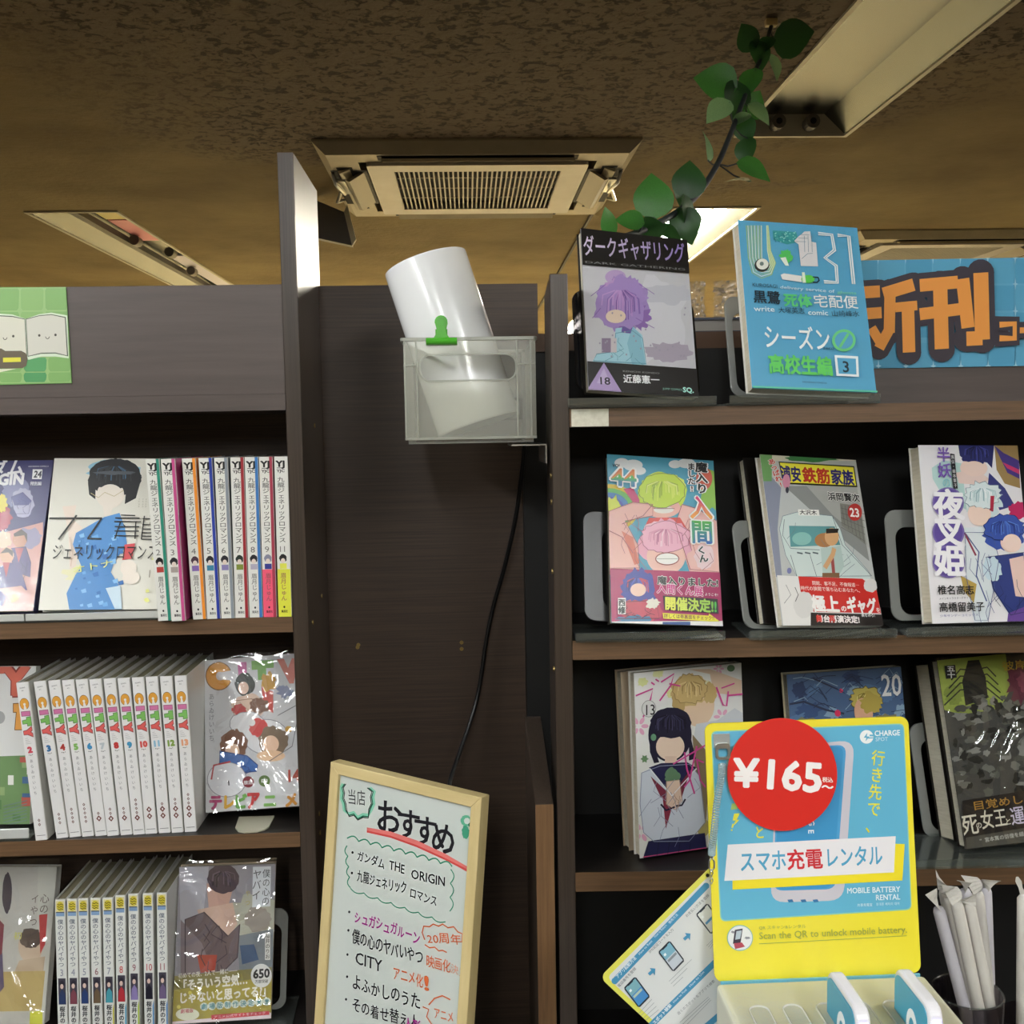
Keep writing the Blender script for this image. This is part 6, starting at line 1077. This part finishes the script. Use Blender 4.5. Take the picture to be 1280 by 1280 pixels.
for i in (3, 4) if 0 else (0, 1):
    bx = (.2695, .3215)[i]; by0, by1 = .683, .7445; zt_ = 1.1915
    bt_ = empty('battery', (bx, (by0+by1)/2, DZ-.0), ('white and teal power bank standing in the middle slot', 'white and teal power bank standing in the rightmost slot')[i], 'power bank', 'power banks in the rental unit')
    hb_ = (by1-by0)/2; hh_ = zt_-DZ; prof = [(y_, z_) for y_, z_ in rrect(-hb_, hb_, -.03, hh_, .011, 7)]
    k_ = MB().prism_x([(y_, z_) for y_, z_ in prof], -.0052, .0052).build('case', mat('white_case', '#dcdade', .25, coat=.4), bt_, bevel=.0026, seg=3)
    MB().prism_x(rrect(-hb_+.0035, hb_-.0035, -.028, hh_-.0035, .0085, 6), -.0059, -.0050).build('side_panel', mat('teal_panel', '#3f9ab8', .3), bt_)
    MB().box(-.0030, .0030, -hb_-.0006, -hb_+.0004, -.012, hh_-.0085).build('status_light', mat('violet_led', (.3, .3, .9), .3, emit=((.3, .22, 1.0), 3.0)), bt_, bevel=.0003, seg=1)
    if i == 1 or 1:
        em = MB(); th = [2*pi*j/20 for j in range(21)]; pts_o = [(.0145*cos(t_)*.62, .0145*sin(t_)) for t_ in th[:-1]]; pts_i = [(.008*cos(t_)*.62, .008*sin(t_)) for t_ in th[:-1]]
        rg = MB().ring_y(pts_o, pts_i, 0, .0004).mesh(); rg.transform(Matrix.Translation((-.0060, -.004, .004)) @ Matrix.Rotation(pi/2, 4, 'Z')); link('emblem', rg, mat('emblem_white', '#eeeeee', .4), bt_)
# ------------------------------------------------------------------ straws
cup = empty('glass', (.432, .86, .9002), 'dark tinted glass holding a bunch of wrapped straws', 'glass')
m = MB(); n = 40; pr = [(.026, 0), (.030, .20), (.0285, .20), (.0245, .006)]
m.loft([[(r_*cos(2*pi*k/n), r_*sin(2*pi*k/n), z_) for k in range(n)] for r_, z_ in pr]); m.build('tumbler', clearmat('tinted_glass', (.6, .57, .6), .03, .05, .06, (.05, .04, .05)), cup, smooth=False)
MB().tube([(.0293*cos(2*pi*k/n), .0293*sin(2*pi*k/n), .2) for k in range(n+1)], .0009, 6).build('rim', ACRY, cup, smooth=True)
SP = mat('straw_paper', '#d2cfc8', .7, noise=((200, 200, 12), .3, '#bdb9b2')); SP2 = mat('straw_paper_greyer', '#c4c1c8', .7)  # second paper is a slightly greyer tone
straws = [((1173, 1135), (1212, 1285), .845, -1), ((1186, 1122), (1222, 1285), .852, 1), ((1196, 1128), (1228, 1285), .842, -1), ((1206, 1112), (1238, 1290), .858, 1), ((1211, 1130), (1243, 1288), .846, 1), ((1222, 1115), (1240, 1280), .866, -1), ((1232, 1110), (1238, 1280), .872, 1), ((1180, 1112), (1216, 1285), .870, -1)]
sl_ = ['straw at the front left of the bunch', 'straw second from the left at the front', 'straw in the middle front of the bunch', 'straw in the middle of the bunch with a raised tip', 'straw at the front right of the bunch', 'straw behind the right of the bunch', 'straw at the far right of the bunch', 'straw behind the left of the bunch']
for i, (t0, b0, Y, s_) in enumerate(straws):
    T = P(*t0, Y); B = P(*b0, Y*.5+.86*.5+(-.008 if Y < .86 else .008)); d = (T-B).normalized(); Lg = (T.z-.915)/d.z; B = T-d*Lg
    qs = d.to_track_quat('Z', 'Y').to_matrix().to_4x4()
    r = empty('wrapped_straw', label='white paper-wrapped '+sl_[i], cat='straw', group='wrapped straws in the glass', M=Matrix.Translation(B) @ qs)
    MB().tube([(0, 0, 0), (0, 0, Lg-.004), (0, 0, Lg)], [.0052, .0052, .004], 12).build('wrapper', SP if i % 3 else SP2, r, smooth=True)
    w_ = .0056; m = MB(); rings = []
    for k in range(6):
        t_ = k/5; bend = s_*.009*t_*t_; ww = w_*(1+.2*t_); tw = t_*1.2*s_+i
        rings.append([(bend+ww*cos(tw)*sg_, ww*sin(tw)*sg_+dy_, Lg-.001+.016*t_-.004*t_*t_) for sg_, dy_ in ((-1, 0), (1, 0), (1, .0003), (-1, .0003))])
    m.loft(rings); m.build('wrapper_tail', SP, r)
T = P(1277, 1118, .86); r = empty('wrapped_straw', (T.x+.002, .86, .902), 'single white paper-wrapped straw at the right edge, apart from the bunch', 'straw')
cup2 = empty('glass', (T.x+.022, .872, .9002), 'second dark tinted glass at the right edge holding one straw', 'glass')
m = MB(); m.loft([[(r_*cos(2*pi*k/n), r_*sin(2*pi*k/n), z_) for k in range(n)] for r_, z_ in [(.026, 0), (.030, .165), (.0285, .165), (.0245, .006)]]); m.build('tumbler', clearmat('tinted_glass'), cup2)
hS = T.z-.902; MB().tube([(.006, .004, .006), (0, 0, hS-.004), (0, 0, hS)], [.0055, .0055, .003], 12).build('wrapper', SP, r, smooth=True)
m = MB(); m.loft([[(a_-b_, 0, z_), (a_+b_, 0, z_), (a_+b_, .0004, z_), (a_-b_, .0004, z_)] for a_, b_, z_ in ((0, .003, hS-.001), (-.003, .0018, hS+.006), (-.005, .0028, hS+.012), (-.0062, .001, hS+.016))]); m.build('wrapper_tail', SP, r)
# ------------------------------------------------------------------ hanging vine
vp = [((964, 33), 2.17), ((952, 70), 2.02), ((932, 118), 1.86), ((917, 158), 1.74), ((897, 205), 1.61), ((872, 243), 1.51), ((842, 268), 1.43), ((802, 289), 1.36), ((766, 300), 1.30)]
vpts = [P(*p_, Y) for p_, Y in vp]
vn = empty('artificial_vine', vpts[0], 'artificial green vine hanging from a ceiling clip down behind the top right comics', 'vine')
wpart(MB().tube(smooth_path(vpts, 6), .0045, 8), 'stem', mat('stem_dark', '#2c3034', .5), vn, smooth=True)
wpart(MB().box(vpts[0].x-.012, vpts[0].x+.012, vpts[0].y-.008, vpts[0].y+.008, vpts[0].z, CEIL-.0005), 'ceiling_clip', mat('clip_cream', '#dcc48c', .5), vn, bevel=.002)
def leafmat(name, c1, c2):
    m = mat(name, c1, .38, spec=.5, noise=((45, 45, 45), .16, c2)); nt = m.node_tree; b = nt.nodes['Principled BSDF']
    b.inputs['Transmission Weight'].default_value = 0; b.inputs['Subsurface Weight'].default_value = 0
    tl = nt.nodes.new('ShaderNodeBsdfTranslucent'); tl.inputs[0].default_value = (*[v*1.3 for v in lin(c1)], 1); mx = nt.nodes.new('ShaderNodeMixShader'); mx.inputs[0].default_value = .35
    out = nt.nodes['Material Output']; nt.links.new(b.outputs[0], mx.inputs[1]); nt.links.new(tl.outputs[0], mx.inputs[2]); nt.links.new(mx.outputs[0], out.inputs[0]); return m
LM = [leafmat('leaf_dark_green', '#2a5226', '#1c3a1c'), leafmat('leaf_green', '#3f7a34', '#2a5426'), leafmat('leaf_pale_green', '#7a9c70', '#4a7444')]
def leaf_mesh():
    n = 9; prof = [(0, .0), (.1, .26), (.22, .40), (.36, .45), (.5, .42), (.64, .34), (.78, .22), (.9, .1), (1.0, .0)]; v = []; f = []
    for i, (t_, w__) in enumerate(prof):
        for s_ in (-1, -.5, 0, .5, 1): v.append((w__*s_, (t_-.06*(abs(s_) > .9 and t_ < .3)), .05*sin(pi*t_)+.14*abs(s_)*w__-.10*t_*t_))
    for i in range(n-1):
        for j in range(4): f.append((i*5+j, i*5+j+1, (i+1)*5+j+1, (i+1)*5+j))
    me = bpy.data.meshes.new('leaf'); me.from_pydata(v, [], f)
    for p_ in me.polygons: p_.use_smooth = True
    return me
LME = [leaf_mesh() for _ in range(3)]
for me, m in zip(LME, LM): me.materials.append(m)
# centre px, length px, tip direction (deg, 0 = right, 90 = up), kind, facing share
leaves = [((994, 46), 50, 12, 0, .8), ((934, 45), 34, 120, 0, .7), ((949, 70), 36, -75, 0, .9), ((968, 84), 32, -70, 2, .7), ((893, 102), 50, 165, 1, 1), ((897, 140), 36, -140, 2, .9), ((919, 126), 44, -95, 0, .9), ((943, 129), 36, 60, 1, .9), ((950, 143), 34, -40, 2, .8), ((938, 104), 34, -110, 1, .8),
          ((883, 181), 36, 95, 2, .45), ((933, 165), 32, -80, 0, .8), ((933, 191), 34, -95, 0, .7), ((944, 214), 44, -25, 1, .8), ((922, 226), 30, 175, 0, .2), ((861, 223), 46, 85, 0, 1), ((816, 243), 54, 92, 1, 1), ((853, 244), 32, -90, 0, .9), ((857, 262), 34, -85, 0, .6), ((858, 284), 44, -70, 0, 1), ((761, 275), 34, 115, 1, .5), ((786, 276), 34, 170, 1, .9), ((814, 288), 40, 10, 0, .9), ((956, 58), 26, -130, 0, .8), ((925, 150), 26, -150, 2, .7), ((838, 292), 30, -20, 0, .8)]
def near_depth(px, py):
    b_ = min(vp, key=lambda q_: hypot(q_[0][0]-px, q_[0][1]-py)); return b_[1]
rd = random.Random(8)
for i, (c_, ln, ang, kd, fc) in enumerate(leaves):
    Y = near_depth(*c_)+rd.uniform(-.03, .02); c = P(*c_, Y); S_ = ln/FPX*Y*1.05; an = radians(ang)
    tip = (vr*cos(an)+vu*sin(an)); nrm = -vf; side = tip.cross(nrm)
    tl_ = math.acos(min(1, fc))*rd.choice((-1, 1)); nrm = (nrm*cos(tl_)+side*sin(tl_)); side = tip.cross(nrm)
    M_ = Matrix(((side.x*S_, tip.x*S_, nrm.x*S_, 0), (side.y*S_, tip.y*S_, nrm.y*S_, 0), (side.z*S_, tip.z*S_, nrm.z*S_, 0), (0, 0, 0, 1)))
    pos = c-tip*S_*.5; M_.translation = pos
    o = bpy.data.objects.new('leaf', LME[kd]); COL.objects.link(o); o.parent = vn; o.matrix_parent_inverse = Matrix.Translation(-vn.location); o.matrix_world = M_
    bpy.context.view_layer.update()
    st_ = min(smooth_path(vpts, 6), key=lambda q_: (q_-pos).length); mid = (st_+pos)/2+Vector((0, 0, -.004))
    wpart(MB().tube([st_, mid, pos], .0012, 5), 'leaf_stalk', MATS['stem_dark'], vn)
